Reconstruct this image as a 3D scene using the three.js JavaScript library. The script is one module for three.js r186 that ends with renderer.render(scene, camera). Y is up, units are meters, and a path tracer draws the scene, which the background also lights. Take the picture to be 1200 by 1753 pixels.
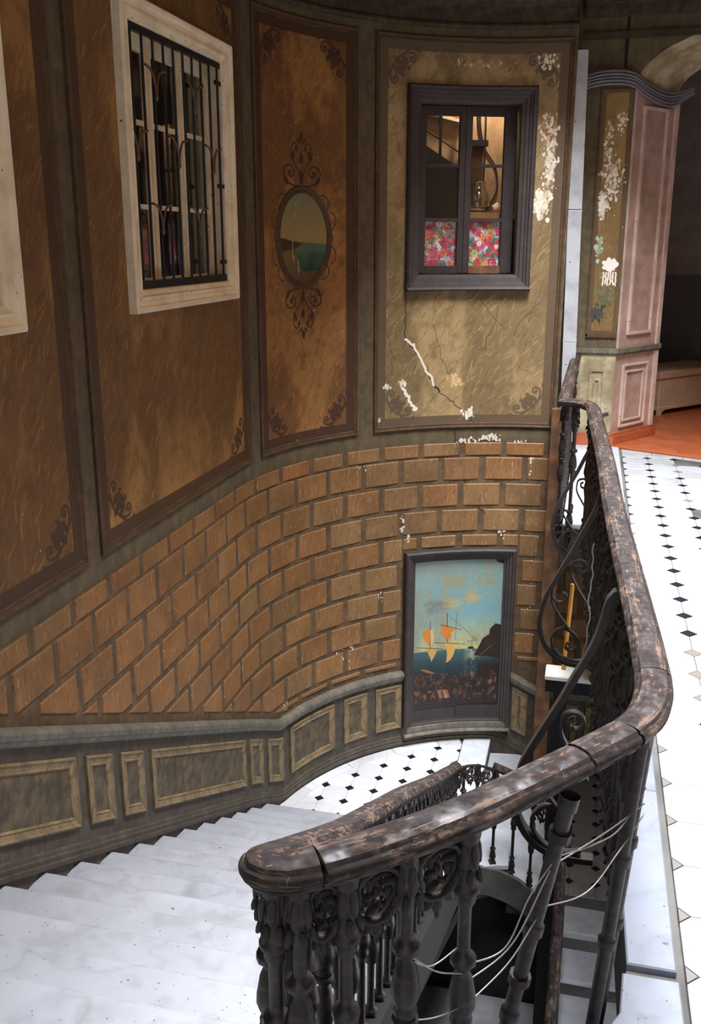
import * as THREE from 'three';
import { mergeGeometries, toCreasedNormals } from 'three/addons/utils/BufferGeometryUtils.js';
import { RectAreaLightUniformsLib } from 'three/addons/lights/RectAreaLightUniformsLib.js';

// ---------------------------------------------------------------- camera, light, exposure
// plan coordinates: X to the right, A away along the landing, Y up; the world is (X, Y, -A)
const scene = new THREE.Scene();
scene.background = new THREE.Color(0x9db4cc);
const camera = new THREE.PerspectiveCamera(56.63, 1200 / 1753, 0.05, 60);
camera.position.set(0, 1.75, 0);
camera.rotation.order = 'YXZ';
camera.rotation.set(-0.2767, 0.2435, 0);
scene.add(camera);
const renderer = new THREE.WebGLRenderer({ antialias: true });
renderer.toneMapping = THREE.LinearToneMapping;
renderer.toneMappingExposure = 1.0;
renderer.shadowMap.enabled = true;
RectAreaLightUniformsLib.init();
const SKY = { x0: -0.5, x1: 2.0, a0: 2.2, a1: 7.0, y: 8.0, power: 86 };      // the glazed roof light over the stairwell
const roofLight = new THREE.RectAreaLight(0xf2f6ff, SKY.power, SKY.x1 - SKY.x0 - 0.1, SKY.a1 - SKY.a0 - 0.1);
roofLight.position.set((SKY.x0 + SKY.x1) / 2, SKY.y - 0.06, -(SKY.a0 + SKY.a1) / 2);
roofLight.rotation.x = -Math.PI / 2;
scene.add(roofLight);
const REAR = { x0: -1.9, x1: 1.5, y0: 0.9, y1: 3.3, a: -1.55, power: 0.5 };       // the tall stair window behind the camera
const rearLight = new THREE.RectAreaLight(0xf4f6ff, REAR.power, REAR.x1 - REAR.x0, REAR.y1 - REAR.y0);
rearLight.position.set((REAR.x0 + REAR.x1) / 2, (REAR.y0 + REAR.y1) / 2, -REAR.a - 0.12);
scene.add(rearLight);
const LOWER = { x: 2.58, a0: 3.2, a1: 5.4, y0: -2.6, y1: -0.9, power: 5.2 };      // stair window under the upper landing
const lowerLight = new THREE.RectAreaLight(0xf4f6ff, LOWER.power, LOWER.a1 - LOWER.a0, LOWER.y1 - LOWER.y0);
lowerLight.position.set(LOWER.x - 0.06, (LOWER.y0 + LOWER.y1) / 2, -(LOWER.a0 + LOWER.a1) / 2);
lowerLight.rotation.y = Math.PI / 2;
scene.add(lowerLight);
const YARD_LIGHT = 2.2;                                                        // lamp in the yard behind the dark window

// ---------------------------------------------------------------- helpers
let seed = 7;
const rnd = () => { seed = (seed + 0x6d2b79f5) | 0; let t = Math.imul(seed ^ (seed >>> 15), 1 | seed); t = (t + Math.imul(t ^ (t >>> 7), 61 | t)) ^ t; return ((t ^ (t >>> 14)) >>> 0) / 4294967296; };
const rr = (a, b) => a + (b - a) * rnd();
const V = (X, A, Y) => new THREE.Vector3(X, Y, -A);
const PI = Math.PI, clamp = (x, a, b) => Math.max(a, Math.min(b, x)), lerp = (a, b, t) => a + (b - a) * t;
const used = {};
function uname(n) { const k = used[n] = (used[n] ?? -1) + 1; return k ? n + '_' + String(k).padStart(3, '0') : n; }
function put(m, parent) { m.castShadow = m.receiveShadow = true; (parent || scene).add(m); return m; }
function mesh(name, geo, mat, parent) {
  if (Array.isArray(geo)) geo = merge(geo);
  const m = new THREE.Mesh(geo, mat); m.name = parent ? name : uname(name);
  return put(m, parent);
}
function merge(list) {
  return mergeGeometries(list.map(g => { g = g.index ? g.toNonIndexed() : g; for (const k of Object.keys(g.attributes)) if (!['position', 'normal', 'uv'].includes(k)) g.deleteAttribute(k); return g; }), false);
}
function thing(name, label, category, group) {
  const o = new THREE.Group(); o.name = uname(name); o.userData = { label, category }; if (group) o.userData.group = group; scene.add(o); return o;
}
function struct(name, label) { const o = new THREE.Group(); o.name = uname(name); o.userData = { kind: 'structure', label }; scene.add(o); return o; }
function tag(o, label, category, group) { o.userData.label = label; o.userData.category = category; if (group) o.userData.group = group; return o; }
// moves a group to a base point without moving what is in it
function rebase(o, p) { o.position.copy(p); for (const c of o.children) c.position.sub(p); return o; }

// uv in metres by the way each face points
function boxUV(g, k = 1) {
  const p = g.attributes.position, n = g.attributes.normal, uv = new Float32Array(p.count * 2);
  for (let i = 0; i < p.count; i++) {
    const ax = Math.abs(n.getX(i)), ay = Math.abs(n.getY(i)), az = Math.abs(n.getZ(i));
    let u, v;
    if (ay >= ax && ay >= az) { u = p.getX(i); v = p.getZ(i); } else if (ax >= az) { u = p.getZ(i); v = p.getY(i); } else { u = p.getX(i); v = p.getY(i); }
    uv[2 * i] = u * k; uv[2 * i + 1] = v * k;
  }
  g.setAttribute('uv', new THREE.BufferAttribute(uv, 2)); return g;
}
function box(x0, x1, y0, y1, a0, a1) { const g = new THREE.BoxGeometry(x1 - x0, y1 - y0, a1 - a0); g.translate((x0 + x1) / 2, (y0 + y1) / 2, -(a0 + a1) / 2); return boxUV(g); }
// box with chamfered edges, centred sizes
function cbox(x0, x1, y0, y1, z0, z1, c = 0.005) {
  const s = new THREE.Shape(); const w = x1 - x0 - 2 * c, h = y1 - y0 - 2 * c;
  s.moveTo(-w / 2, -h / 2); s.lineTo(w / 2, -h / 2); s.lineTo(w / 2, h / 2); s.lineTo(-w / 2, h / 2); s.closePath();
  const g = new THREE.ExtrudeGeometry(s, { depth: z1 - z0 - 2 * c, bevelEnabled: true, bevelThickness: c, bevelSize: c, bevelSegments: 1 });
  g.translate((x0 + x1) / 2, (y0 + y1) / 2, z0 + c); return boxUV(g);
}
// polygon in plan [X, A] extruded from y0 up to y1
function plan(pts, y0, y1, bevel = 0) {
  const s = new THREE.Shape(pts.map(([x, a]) => new THREE.Vector2(x, a)));
  const g = new THREE.ExtrudeGeometry(s, bevel ? { depth: y1 - y0 - bevel, bevelEnabled: true, bevelThickness: bevel, bevelSize: bevel, bevelOffset: -bevel, bevelSegments: 1, curveSegments: 6 } : { depth: y1 - y0, bevelEnabled: false });
  g.rotateX(-PI / 2); g.translate(0, y0, 0); return boxUV(g);
}
// polygon in the (A, Y) plane extruded across X
function across(pts, x0, x1, bevel = 0) {
  const s = new THREE.Shape(pts.map(([a, y]) => new THREE.Vector2(a, y)));
  const g = new THREE.ExtrudeGeometry(s, bevel ? { depth: x1 - x0 - 2 * bevel, bevelEnabled: true, bevelThickness: bevel, bevelSize: bevel, bevelOffset: -bevel, bevelSegments: 1 } : { depth: x1 - x0, bevelEnabled: false });
  if (bevel) g.translate(0, 0, bevel);
  g.rotateY(PI / 2); g.translate(x0, 0, 0); return boxUV(g);
}
// strips between rows of points, each strip with normals of its own; uv = (length, across) in metres
function strips(rows, closeRing = false) {
  const pos = [], uv = [], m = rows.length;
  const L = [0]; for (let i = 1; i < rows.length; i++) L.push(L[i - 1] + rows[i][0].distanceTo(rows[i - 1][0]));
  const W = [0]; for (let j = 1; j <= rows[0].length; j++) W.push(W[j - 1] + rows[0][j % rows[0].length].distanceTo(rows[0][j - 1]));
  const n = rows[0].length, J = closeRing ? n : n - 1, geos = [];
  for (let j = 0; j < J; j++) {
    const P = [], U = [], I = [];
    for (let i = 0; i < m; i++) for (const q of [j, (j + 1) % n]) { const p = rows[i][q]; P.push(p.x, p.y, p.z); U.push(L[i], q === j ? W[j] : W[j + 1]); }
    for (let i = 0; i < m - 1; i++) { const a = 2 * i; I.push(a, a + 1, a + 2, a + 1, a + 3, a + 2); }
    const g = new THREE.BufferGeometry();
    g.setAttribute('position', new THREE.Float32BufferAttribute(P, 3)); g.setAttribute('uv', new THREE.Float32BufferAttribute(U, 2)); g.setIndex(I); g.computeVertexNormals();
    geos.push(g.toNonIndexed());
  }
  return mergeGeometries(geos);
}
function smoothRows(rows, closeRing = true) {          // one smooth skin over rings of points
  const m = rows.length, n = rows[0].length, P = [], U = [], I = [], c = closeRing ? n + 1 : n;
  let L = 0;
  for (let i = 0; i < m; i++) { if (i) L += rows[i][0].distanceTo(rows[i - 1][0]); let w = 0; for (let j = 0; j < c; j++) { const p = rows[i][j % n]; if (j) w += p.distanceTo(rows[i][(j - 1) % n]); P.push(p.x, p.y, p.z); U.push(L, w); } }
  for (let i = 0; i < m - 1; i++) for (let j = 0; j < c - 1; j++) { const a = i * c + j, b = a + 1, d = a + c, e = d + 1; I.push(a, b, d, b, e, d); }
  const g = new THREE.BufferGeometry();
  g.setAttribute('position', new THREE.Float32BufferAttribute(P, 3)); g.setAttribute('uv', new THREE.Float32BufferAttribute(U, 2)); g.setIndex(I); g.computeVertexNormals(); return g;
}
function capFan(ring, flip) {
  const c = ring.reduce((a, p) => a.add(p), new THREE.Vector3()).multiplyScalar(1 / ring.length), P = [], U = [];
  for (let j = 0; j < ring.length; j++) { let a = ring[j], b = ring[(j + 1) % ring.length]; if (flip) [a, b] = [b, a]; for (const p of [c, a, b]) { P.push(p.x, p.y, p.z); U.push(p.x + p.z, p.y); } }
  const g = new THREE.BufferGeometry(); g.setAttribute('position', new THREE.Float32BufferAttribute(P, 3)); g.setAttribute('uv', new THREE.Float32BufferAttribute(U, 2)); g.computeVertexNormals(); return g;
}
// profile [[sideways, up], ...] (closed, counter-clockwise) swept along points; fixedSide gives the flat bars their plane
function sweep(points, prof, { side = null, sharp = true, scale = null } = {}) {
  const rows = [], up = new THREE.Vector3(0, 1, 0);
  for (let i = 0; i < points.length; i++) {
    const a = points[Math.max(0, i - 1)], b = points[Math.min(points.length - 1, i + 1)], p = points[i];
    const t1 = p.clone().sub(a), t2 = b.clone().sub(p); if (t1.lengthSq() < 1e-12) t1.copy(t2); if (t2.lengthSq() < 1e-12) t2.copy(t1);
    t1.normalize(); t2.normalize(); const t = t1.clone().add(t2).normalize();
    const s = side ? side.clone() : t.clone().cross(up).normalize(), u = s.clone().cross(t).normalize();
    const k = side ? 1 : 1 / Math.max(0.35, Math.cos(t1.angleTo(t2) / 2)), z = scale ? scale(i / (points.length - 1)) : 1;
    rows.push(prof.map(([x, y]) => p.clone().addScaledVector(s, x * k * z).addScaledVector(u, y * z)));
  }
  const body = sharp === 'crease' ? toCreasedNormals(smoothRows(rows).toNonIndexed(), 0.7) : sharp ? strips(rows, true) : smoothRows(rows);
  return merge([body, capFan(rows[0], false), capFan(rows[rows.length - 1], true)]);
}
const ring = (r, n = 6, ry = r) => Array.from({ length: n }, (_, i) => [r * Math.cos(2 * PI * i / n), ry * Math.sin(2 * PI * i / n)]);
function tube(pts, r, n = 5, seg = 0) { const c = new THREE.CatmullRomCurve3(pts); return new THREE.TubeGeometry(c, seg || pts.length * 6, r, n, false); }

// ---------------------------------------------------------------- the curving wall, unrolled: s along it, y up, d out of it
const CX = -0.25, CA = 6.1, RW = 2.08, S_END = 9.385;
function wp(s, y, d) {
  if (s < CA) return V(CX - RW + d, s, y);
  const t = (s - CA) / RW; return V(CX - (RW - d) * Math.cos(t), CA + (RW - d) * Math.sin(t), y);
}
const YL = -2.745, RISE = 0.1525, GO = 0.3016;
const floorLine = s => s < 6.62 ? Math.min(0.0, -0.5056 * (s - 1.21)) : s < 8.96 ? YL : YL - 0.5 * (s - 8.96);
function bend(g) {
  const p = g.attributes.position, v = new THREE.Vector3();
  for (let i = 0; i < p.count; i++) { v.copy(wp(p.getX(i), p.getY(i), p.getZ(i))); p.setXYZ(i, v.x, v.y, v.z); }
  g.computeVertexNormals(); return g;
}
// slab on the wall; base(s) is added to y
function slab(s0, s1, y0, y1, d0, d1, base = null, uvRect = null) {
  const cuts = base ? Math.ceil((s1 - s0) / 0.1) : s1 > CA ? Math.ceil((s1 - s0) / 0.12) : 1;
  const g = new THREE.BoxGeometry(s1 - s0, y1 - y0, d1 - d0, cuts, 1, 1); g.translate((s0 + s1) / 2, (y0 + y1) / 2, (d0 + d1) / 2);
  const p = g.attributes.position;
  if (base) for (let i = 0; i < p.count; i++) p.setY(i, p.getY(i) + base(p.getX(i)));
  boxUV(g);
  if (uvRect) { const uv = g.attributes.uv; for (let i = 0; i < p.count; i++) uv.setXY(i, (p.getX(i) - uvRect[0]) / (uvRect[1] - uvRect[0]), (p.getY(i) - uvRect[2]) / (uvRect[3] - uvRect[2])); }
  return bend(g);
}
// moulding round a rectangle on the wall: profile [[inset, d], ...] from the outer edge in
function frame(s0, s1, y0, y1, prof, base = null) {
  const f = base || (() => 0), out = [];
  const line = (pa, pb) => { const L = Math.abs(pb[0] - pa[0]), n = L > 0.01 ? Math.max(1, Math.ceil(L / 0.09)) : 1; return Array.from({ length: n + 1 }, (_, i) => [lerp(pa[0], pb[0], i / n), lerp(pa[1], pb[1], i / n)]); };
  const corner = i => [[s0 + i, y0 + i], [s1 - i, y0 + i], [s1 - i, y1 - i], [s0 + i, y1 - i]];
  const n = Math.max(1, Math.ceil((s1 - s0) / 0.09));
  for (let k = 0; k < 4; k++) {
    const m = k % 2 ? 1 : n, rows = [];
    for (let i = 0; i <= m; i++) rows.push(prof.map(([ins, d]) => { const c = corner(ins), a = c[k], b = c[(k + 1) % 4]; const s = lerp(a[0], b[0], i / m), y = lerp(a[1], b[1], i / m); return wp(s, y + f(s), d); }));
    out.push(strips(rows.map(r => r.slice().reverse())));
  }
  return merge(out);
}
// straight moulding along the wall: profile [[y, d], ...]
function along(s0, s1, prof, base = null) {
  const f = base || (() => 0), n = Math.ceil((s1 - s0) / 0.08), rows = [];
  for (let i = 0; i <= n; i++) { const s = lerp(s0, s1, i / n); rows.push(prof.map(([y, d]) => wp(s, y + f(s), d))); }
  return merge([strips(rows.map(r => r.slice().reverse())), capFan(rows[0], true), capFan(rows[n], false)]);
}

// ---------------------------------------------------------------- procedural textures
const H2 = new Uint8Array(65536); for (let i = 0; i < 65536; i++) H2[i] = rnd() * 256;
function vnoise(x, y, per) {
  const ix = Math.floor(x), iy = Math.floor(y), fx = x - ix, fy = y - iy, u = fx * fx * (3 - 2 * fx), v = fy * fy * (3 - 2 * fy);
  const h = (a, b) => H2[((((a % per) + per) % per) * 131 + (((b % per) + per) % per) * 7919) & 65535] / 255;
  return lerp(lerp(h(ix, iy), h(ix + 1, iy), u), lerp(h(ix, iy + 1), h(ix + 1, iy + 1), u), v);
}
function fbm(u, v, f, oct = 4) { let a = 0.5, s = 0, n = 0; for (let i = 0; i < oct; i++) { s += a * vnoise(u * f, v * f, f); n += a; a *= 0.55; f *= 2; } return s / n; }
function tex(c, colour = true, repeat = 1, ry = repeat) {
  const t = c.isTexture ? c : new THREE.CanvasTexture(c); if (colour) t.colorSpace = THREE.SRGBColorSpace;
  t.wrapS = t.wrapT = THREE.RepeatWrapping; t.repeat.set(repeat, ry); t.anisotropy = 8; return t;
}
function canvas(w, h, paint) { const c = document.createElement('canvas'); c.width = w; c.height = h; paint(c.getContext('2d'), w, h); return c; }
function pixels(w, h, f) {                               // f(u, v) -> [r, g, b] in 0..255
  return canvas(w, h, ctx => { const d = ctx.createImageData(w, h); for (let j = 0; j < h; j++) for (let i = 0; i < w; i++) { const c = f(i / w, j / h), k = 4 * (j * w + i); d.data[k] = c[0]; d.data[k + 1] = c[1]; d.data[k + 2] = c[2]; d.data[k + 3] = 255; } ctx.putImageData(d, 0, 0); });
}
const mix = (a, b, t) => [lerp(a[0], b[0], t), lerp(a[1], b[1], t), lerp(a[2], b[2], t)];
const css = (c, a = 1) => `rgba(${c[0] | 0},${c[1] | 0},${c[2] | 0},${a})`;
function std(o) { return new THREE.MeshStandardMaterial({ roughness: 0.8, metalness: 0, ...o }); }
const grain = tex(pixels(256, 256, (u, v) => { const g = 255 * (0.6 * fbm(u, v, 16, 3) + 0.4 * fbm(u, v, 64, 2)); return [g, g, g]; }), false, 1);

const grainRough = tex(pixels(256, 256, (u, v) => { const g = 255 * clamp(0.72 + 1.3 * (fbm(u, v, 12, 4) - 0.47), 0.5, 1); return [g, g, g]; }), false, 2.5);

// marbled paint: slanting strokes over a mottled ground
function strokes(ctx, w, h, n, tones, len, slant, alpha) {
  ctx.lineCap = 'round';
  for (let i = 0; i < n; i++) {
    const x = rnd() * w, y = rnd() * h, l = len * rr(0.3, 1.2), a = slant + rr(-0.5, 0.5), t = tones[(rnd() * tones.length) | 0];
    ctx.strokeStyle = css(t, alpha * rr(0.3, 1)); ctx.lineWidth = rr(1, 5);
    ctx.beginPath(); ctx.moveTo(x, y); ctx.quadraticCurveTo(x + l * Math.cos(a) * 0.5 + rr(-8, 8), y + l * Math.sin(a) * 0.5 + rr(-8, 8), x + l * Math.cos(a), y + l * Math.sin(a)); ctx.stroke();
  }
}
function flakes(ctx, x, y, rx, ry, n, tones, big = 5) {
  for (let i = 0; i < n; i++) {
    const r = Math.sqrt(-2 * Math.log(rnd() + 1e-6)) * 0.5, a = rnd() * 2 * PI, cx = x + rx * r * Math.cos(a), cy = y + ry * r * Math.sin(a), z = big * Math.pow(rnd(), 2) + 0.7;
    ctx.fillStyle = css(tones[(rnd() * tones.length) | 0], 0.95); ctx.beginPath();
    for (let k = 0; k < 6; k++) { const b = k / 6 * 2 * PI; ctx.lineTo(cx + z * rr(0.5, 1.3) * Math.cos(b), cy + z * rr(0.6, 1.9) * Math.sin(b)); }
    ctx.fill();
  }
}
function blob(ctx, x, y, r, tone, ry = 1) { ctx.fillStyle = css(tone); ctx.beginPath(); for (let k = 0; k < 22; k++) { const b = k / 22 * 2 * PI, q = r * rr(0.75, 1.15); ctx.lineTo(x + q * Math.cos(b), y + q * ry * Math.sin(b)); } ctx.fill(); }
function crack(ctx, pts, wid, tone, jit = 5) {
  ctx.strokeStyle = css(tone); ctx.lineWidth = wid; ctx.lineJoin = 'round'; ctx.beginPath(); ctx.moveTo(...pts[0]);
  for (let i = 1; i < pts.length; i++) for (let k = 1; k <= 6; k++) ctx.lineTo(lerp(pts[i - 1][0], pts[i][0], k / 6) + rr(-jit, jit), lerp(pts[i - 1][1], pts[i][1], k / 6) + rr(-jit, jit));
  ctx.stroke();
}
function fleuron(ctx, x, y, z, sx, sy, tone) {           // stencilled corner ornament
  ctx.save(); ctx.translate(x, y); ctx.scale(sx * z, sy * z); ctx.fillStyle = ctx.strokeStyle = css(tone, 0.85); ctx.lineWidth = 0.07; ctx.lineCap = 'round';
  for (const [cx, cy, a, l] of [[0.42, 0.42, 0, 0.3], [0.6, 0.33, 0.55, 0.26], [0.33, 0.6, -0.55, 0.26], [0.3, 0.3, 0, 0.2], [0.2, 0.5, -0.2, 0.16], [0.5, 0.2, 0.2, 0.16], [0.74, 0.5, 0.9, 0.12], [0.5, 0.74, -0.9, 0.12]]) { ctx.save(); ctx.translate(cx, cy); ctx.rotate(-PI / 4 + a); ctx.beginPath(); ctx.moveTo(0, -l * 0.6); ctx.bezierCurveTo(l * 0.6, -l * 0.2, l * 0.5, l * 0.3, 0, l); ctx.bezierCurveTo(-l * 0.5, l * 0.3, -l * 0.6, -l * 0.2, 0, -l * 0.6); ctx.fill(); ctx.restore(); }
  for (const f of [0, 1]) {
    ctx.save(); if (f) { ctx.rotate(PI / 2); ctx.scale(1, -1); }
    ctx.beginPath(); ctx.moveTo(0.3, 0.3); ctx.bezierCurveTo(0.6, 0.02, 0.95, 0.0, 0.98, 0.22); ctx.bezierCurveTo(0.98, 0.38, 0.76, 0.38, 0.78, 0.22); ctx.stroke();
    ctx.beginPath(); ctx.moveTo(0.55, 0.12); ctx.bezierCurveTo(0.7, -0.05, 0.9, -0.1, 1.12, 0.02); ctx.stroke(); ctx.beginPath(); ctx.arc(0.86, 0.22, 0.06, 0, 7); ctx.fill(); ctx.restore();
  }
  ctx.restore();
}

const M = {};
{ // marble: white with faint grey veins and specks of dirt
  const paint = (dirt, base = 192) => canvas(1024, 1024, (ctx, w, h) => {
    const d = ctx.createImageData(w, h);
    for (let j = 0; j < h; j++) for (let i = 0; i < w; i++) {
      const u = i / w, v = j / h, q = fbm(u, v, 4, 5), vein = Math.pow(1 - Math.abs(2 * fbm(u + 0.31, v + 0.7, 5, 4) - 1), 18), sm = fbm(u, v, 24, 3);
      let g = base - 20 * (q - 0.5) - 13 * vein - 12 * (sm - 0.5); const k = 4 * (j * w + i);
      const st = dirt * 0.35 * clamp((fbm(v + 0.2, u, 14, 5) - 0.56) * 5, 0, 1); 
      d.data[k] = g - 2 - st * 36; d.data[k + 1] = g - st * 38; d.data[k + 2] = g + 4 - st * 46; d.data[k + 3] = 255;
    }
    ctx.putImageData(d, 0, 0);
    for (let i = 0; i < 420 * dirt; i++) { const a = rr(0.15, 0.75); ctx.fillStyle = css([70, 66, 60], a); ctx.beginPath(); ctx.ellipse(rnd() * w, rnd() * h, rr(0.6, 2.2), rr(0.6, 3), rnd() * 3, 0, 7); ctx.fill(); }
    for (let i = 0; i < 9 * dirt; i++) blob(ctx, rnd() * w, rnd() * h, rr(3, 6), [120, 114, 104], 0.7);
    for (let i = 0; i < 40 * dirt; i++) { const x = rnd() * w, y = rnd() * h; crack(ctx, [[x, y], [x + rr(-50, 50), y + rr(-60, 60)]], 0.8, [170, 170, 170], 4); }
  });
  const t1 = tex(paint(1), true, 0.6), t2 = tex(paint(0.25), true, 0.6);
  M.marble = std({ map: t1, roughness: 0.5, bumpMap: grain, bumpScale: 0.0006 });
  M.marbleStep = std({ map: t1, color: 0xd6d6d8, roughness: 0.55, bumpMap: grain, bumpScale: 0.0006 });
  M.marbleClean = std({ map: t2, roughness: 0.45 });
  M.marbleWhite = std({ map: tex(paint(0.3, 226), true, 0.6), roughness: 0.45 });
  M.marbleWhite2 = std({ map: M.marbleWhite.map, color: 0xf0eeea, roughness: 0.5 });
  M.marbleEdge = std({ map: t1, color: 0xa6abb4, roughness: 0.45 });
  M.marbleGrey = std({ map: t1, color: 0xb9b6ae, roughness: 0.6 });
  M.blackTile = std({ color: 0x14131c, roughness: 0.4 });
  M.greyTile = std({ color: 0x6a645c, roughness: 0.6 });
  M.cement = std({ map: tex(pixels(256, 256, (u, v) => { const g = 84 + 50 * (fbm(u, v, 6, 5) - 0.5); return [g, g * 0.98, g * 0.93]; })), roughness: 0.95 });
}
{ // ironwork, wood, paints
  M.iron = std({ map: tex(pixels(512, 512, (u, v) => { const q = fbm(u, v, 10, 5), r = clamp((fbm(u + 0.4, v, 14, 4) - 0.58) * 6, 0, 1); return mix([36 + 30 * q, 33 + 27 * q, 32 + 24 * q], [104, 80, 62], r * 0.45); }), true, 4), roughness: 0.48, metalness: 0.35, bumpMap: grain, bumpScale: 0.002 });
  M.ironFlat = std({ color: 0x4c4845, roughness: 0.4, metalness: 0.5, bumpMap: grain, bumpScale: 0.001 });
  M.black = std({ color: 0x0d0d10, roughness: 0.5 });
  M.rail = std({ map: tex(canvas(1024, 512, (ctx, w, h) => {           // varnish worn through along the grain
    const d = ctx.createImageData(w, h);
    for (let j = 0; j < h; j++) for (let i = 0; i < w; i++) {
      const u = i / w, v = j / h, gr = fbm(u, v, 64, 3), lon = vnoise(u * 16, v * 96, 96), q = fbm(u, v, 6, 5), q2 = fbm(u + 0.3, v, 24, 4);
      let c = mix([33, 26, 24], [62, 46, 38], clamp(q * 1.2 - 0.25 + 0.5 * (lon - 0.5) + 0.6 * (q2 - 0.5), 0, 1));
      const wear = clamp((0.5 * fbm(u + 0.2, v + 0.5, 5, 4) + 0.5 * q2 - 0.5) * 6 + 0.9 * (lon - 0.5), 0, 1) * 0.6;
      c = mix(c, [146, 116, 94], wear); c = mix(c, [24, 20, 19], clamp((gr - 0.56) * 5, 0, 0.75));
      const k = 4 * (j * w + i); d.data[k] = c[0]; d.data[k + 1] = c[1]; d.data[k + 2] = c[2]; d.data[k + 3] = 255;
    }
    ctx.putImageData(d, 0, 0);
    for (let i = 0; i < 260; i++) { const x = rnd() * w, y = rnd() * h; crack(ctx, [[x, y], [x + rr(10, 90), y + rr(-6, 6)]], rr(0.6, 2), rnd() < 0.3 ? [146, 118, 98] : [18, 14, 13], 2); }
    for (let i = 0; i < 22; i++) { const x = rnd() * w, y = rnd() * h; crack(ctx, [[x, y], [x + rr(-20, 20), y + rr(10, 30)]], rr(1, 2.4), [140, 112, 92], 3); }
  }), true, 1.4, 2.8), roughness: 1, roughnessMap: grainRough, bumpMap: grain, bumpScale: 0.003 });
  const woodTex = (a, b, dirt, f) => tex(pixels(512, 512, (u, v) => {
    const g = fbm(u * 1, v, 8, 3), st = vnoise(u * f, v * 4, f), st2 = vnoise(u * f * 3, v * 9, f * 3); let c = mix(a, b, clamp(0.15 + 0.5 * st + 0.3 * st2 + 0.5 * (g - 0.5), 0, 1));
    return mix(c, [34, 30, 25], dirt * clamp((fbm(u + 0.5, v, 12, 5) - 0.36) * 1.8, 0, 1));
  }), true, 1.6);
  M.dado = std({ map: woodTex([58, 51, 42], [98, 87, 70], 0.45, 60), roughness: 0.75, bumpMap: grain, bumpScale: 0.001 });
  M.dadoField = std({ map: woodTex([78, 66, 48], [112, 96, 68], 0.75, 40), roughness: 0.75 });
  M.dadoFrame = std({ map: woodTex([118, 98, 66], [158, 134, 96], 0.55, 50), roughness: 0.7 });
  M.dadoCap = std({ map: woodTex([92, 86, 74], [132, 124, 108], 0.4, 30), roughness: 0.6 });
  M.stile = std({ map: woodTex([84, 72, 48], [106, 92, 64], 0.4, 26), roughness: 0.8 });
  M.moulding = std({ map: woodTex([70, 48, 28], [104, 74, 44], 0.5, 30), roughness: 0.7 });
  M.cornice = std({ map: woodTex([60, 48, 32], [88, 72, 48], 0.8, 30), roughness: 0.8 });
  M.darkFrame = std({ map: woodTex([52, 44, 42], [76, 66, 64], 0.35, 50), roughness: 0.62, bumpMap: grain, bumpScale: 0.001 });
  M.sash = std({ map: woodTex([46, 38, 36], [66, 56, 54], 0.3, 50), roughness: 0.6 });
  const paintTex = (base, dirty, amt, sp) => tex(canvas(512, 512, (ctx, w, h) => {
    const d = ctx.createImageData(w, h);
    for (let j = 0; j < h; j++) for (let i = 0; i < w; i++) { const c = mix(base, dirty, amt * clamp((fbm(i / w, j / h, 7, 5) - 0.42) * 3, 0, 1)); const k = 4 * (j * w + i); d.data[k] = c[0]; d.data[k + 1] = c[1]; d.data[k + 2] = c[2]; d.data[k + 3] = 255; }
    ctx.putImageData(d, 0, 0); for (let i = 0; i < sp; i++) blob(ctx, rnd() * w, rnd() * h, rr(0.8, 3), rnd() < 0.5 ? [70, 55, 45] : [228, 220, 210], 1.4);
  }), true, 1.2);
  M.white = std({ map: paintTex([240, 222, 190], [200, 172, 130], 0.5, 60), roughness: 0.6 });
  M.duct = std({ map: paintTex([176, 178, 180], [132, 132, 132], 0.5, 50), roughness: 0.5 });
  M.pink = std({ map: paintTex([176, 146, 132], [130, 104, 92], 0.5, 40), roughness: 0.55 });
  M.pinkEdge = std({ map: paintTex([206, 182, 168], [150, 120, 106], 0.4, 30), roughness: 0.5 });
  M.greenPeel = std({ map: paintTex([176, 164, 132], [122, 106, 74], 0.8, 120), roughness: 0.75 });
  M.rust = std({ map: woodTex([92, 62, 40], [150, 104, 66], 0.35, 8), roughness: 0.7 });
  M.orange = std({ map: paintTex([172, 92, 56], [134, 66, 38], 0.5, 30), roughness: 0.38 });
  M.roomWall = std({ map: paintTex([128, 116, 106], [100, 88, 80], 0.5, 20), roughness: 0.8 });
  M.roomDado = std({ map: paintTex([74, 70, 66], [56, 52, 50], 0.5, 20), roughness: 0.7 });
  M.beige = std({ map: paintTex([196, 164, 124], [150, 122, 90], 0.6, 20), roughness: 0.85 });
  M.plain = std({ map: paintTex([205, 200, 190], [170, 164, 150], 0.5, 20), roughness: 0.85 });
  M.ochre = std({ map: paintTex([104, 78, 46], [70, 50, 30], 0.6, 30), roughness: 0.85 });
  M.cementPatch = std({ map: M.cement.map, color: 0xe8e4dc, roughness: 0.95 });
  M.string = std({ map: M.cement.map, color: 0xffffff, roughness: 0.9 });
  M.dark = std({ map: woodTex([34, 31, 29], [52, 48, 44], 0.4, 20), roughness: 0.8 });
  M.wellFloor = std({ map: paintTex([128, 128, 128], [92, 92, 94], 0.5, 20), roughness: 0.9 });
  M.chest = paintTex([206, 176, 146], [170, 138, 110], 0.4, 10);
  M.yellow = std({ map: woodTex([190, 124, 30], [226, 158, 50], 0.2, 8), roughness: 0.5 });
  M.cable = std({ color: 0x6d6c70, roughness: 0.5 });
  M.wire = std({ color: 0xa8a4a0, roughness: 0.4, metalness: 0.5 });
  M.glass = new THREE.MeshPhysicalMaterial({ color: 0xffffff, roughness: 0.03, transmission: 1, thickness: 0, ior: 1.5 });
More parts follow.
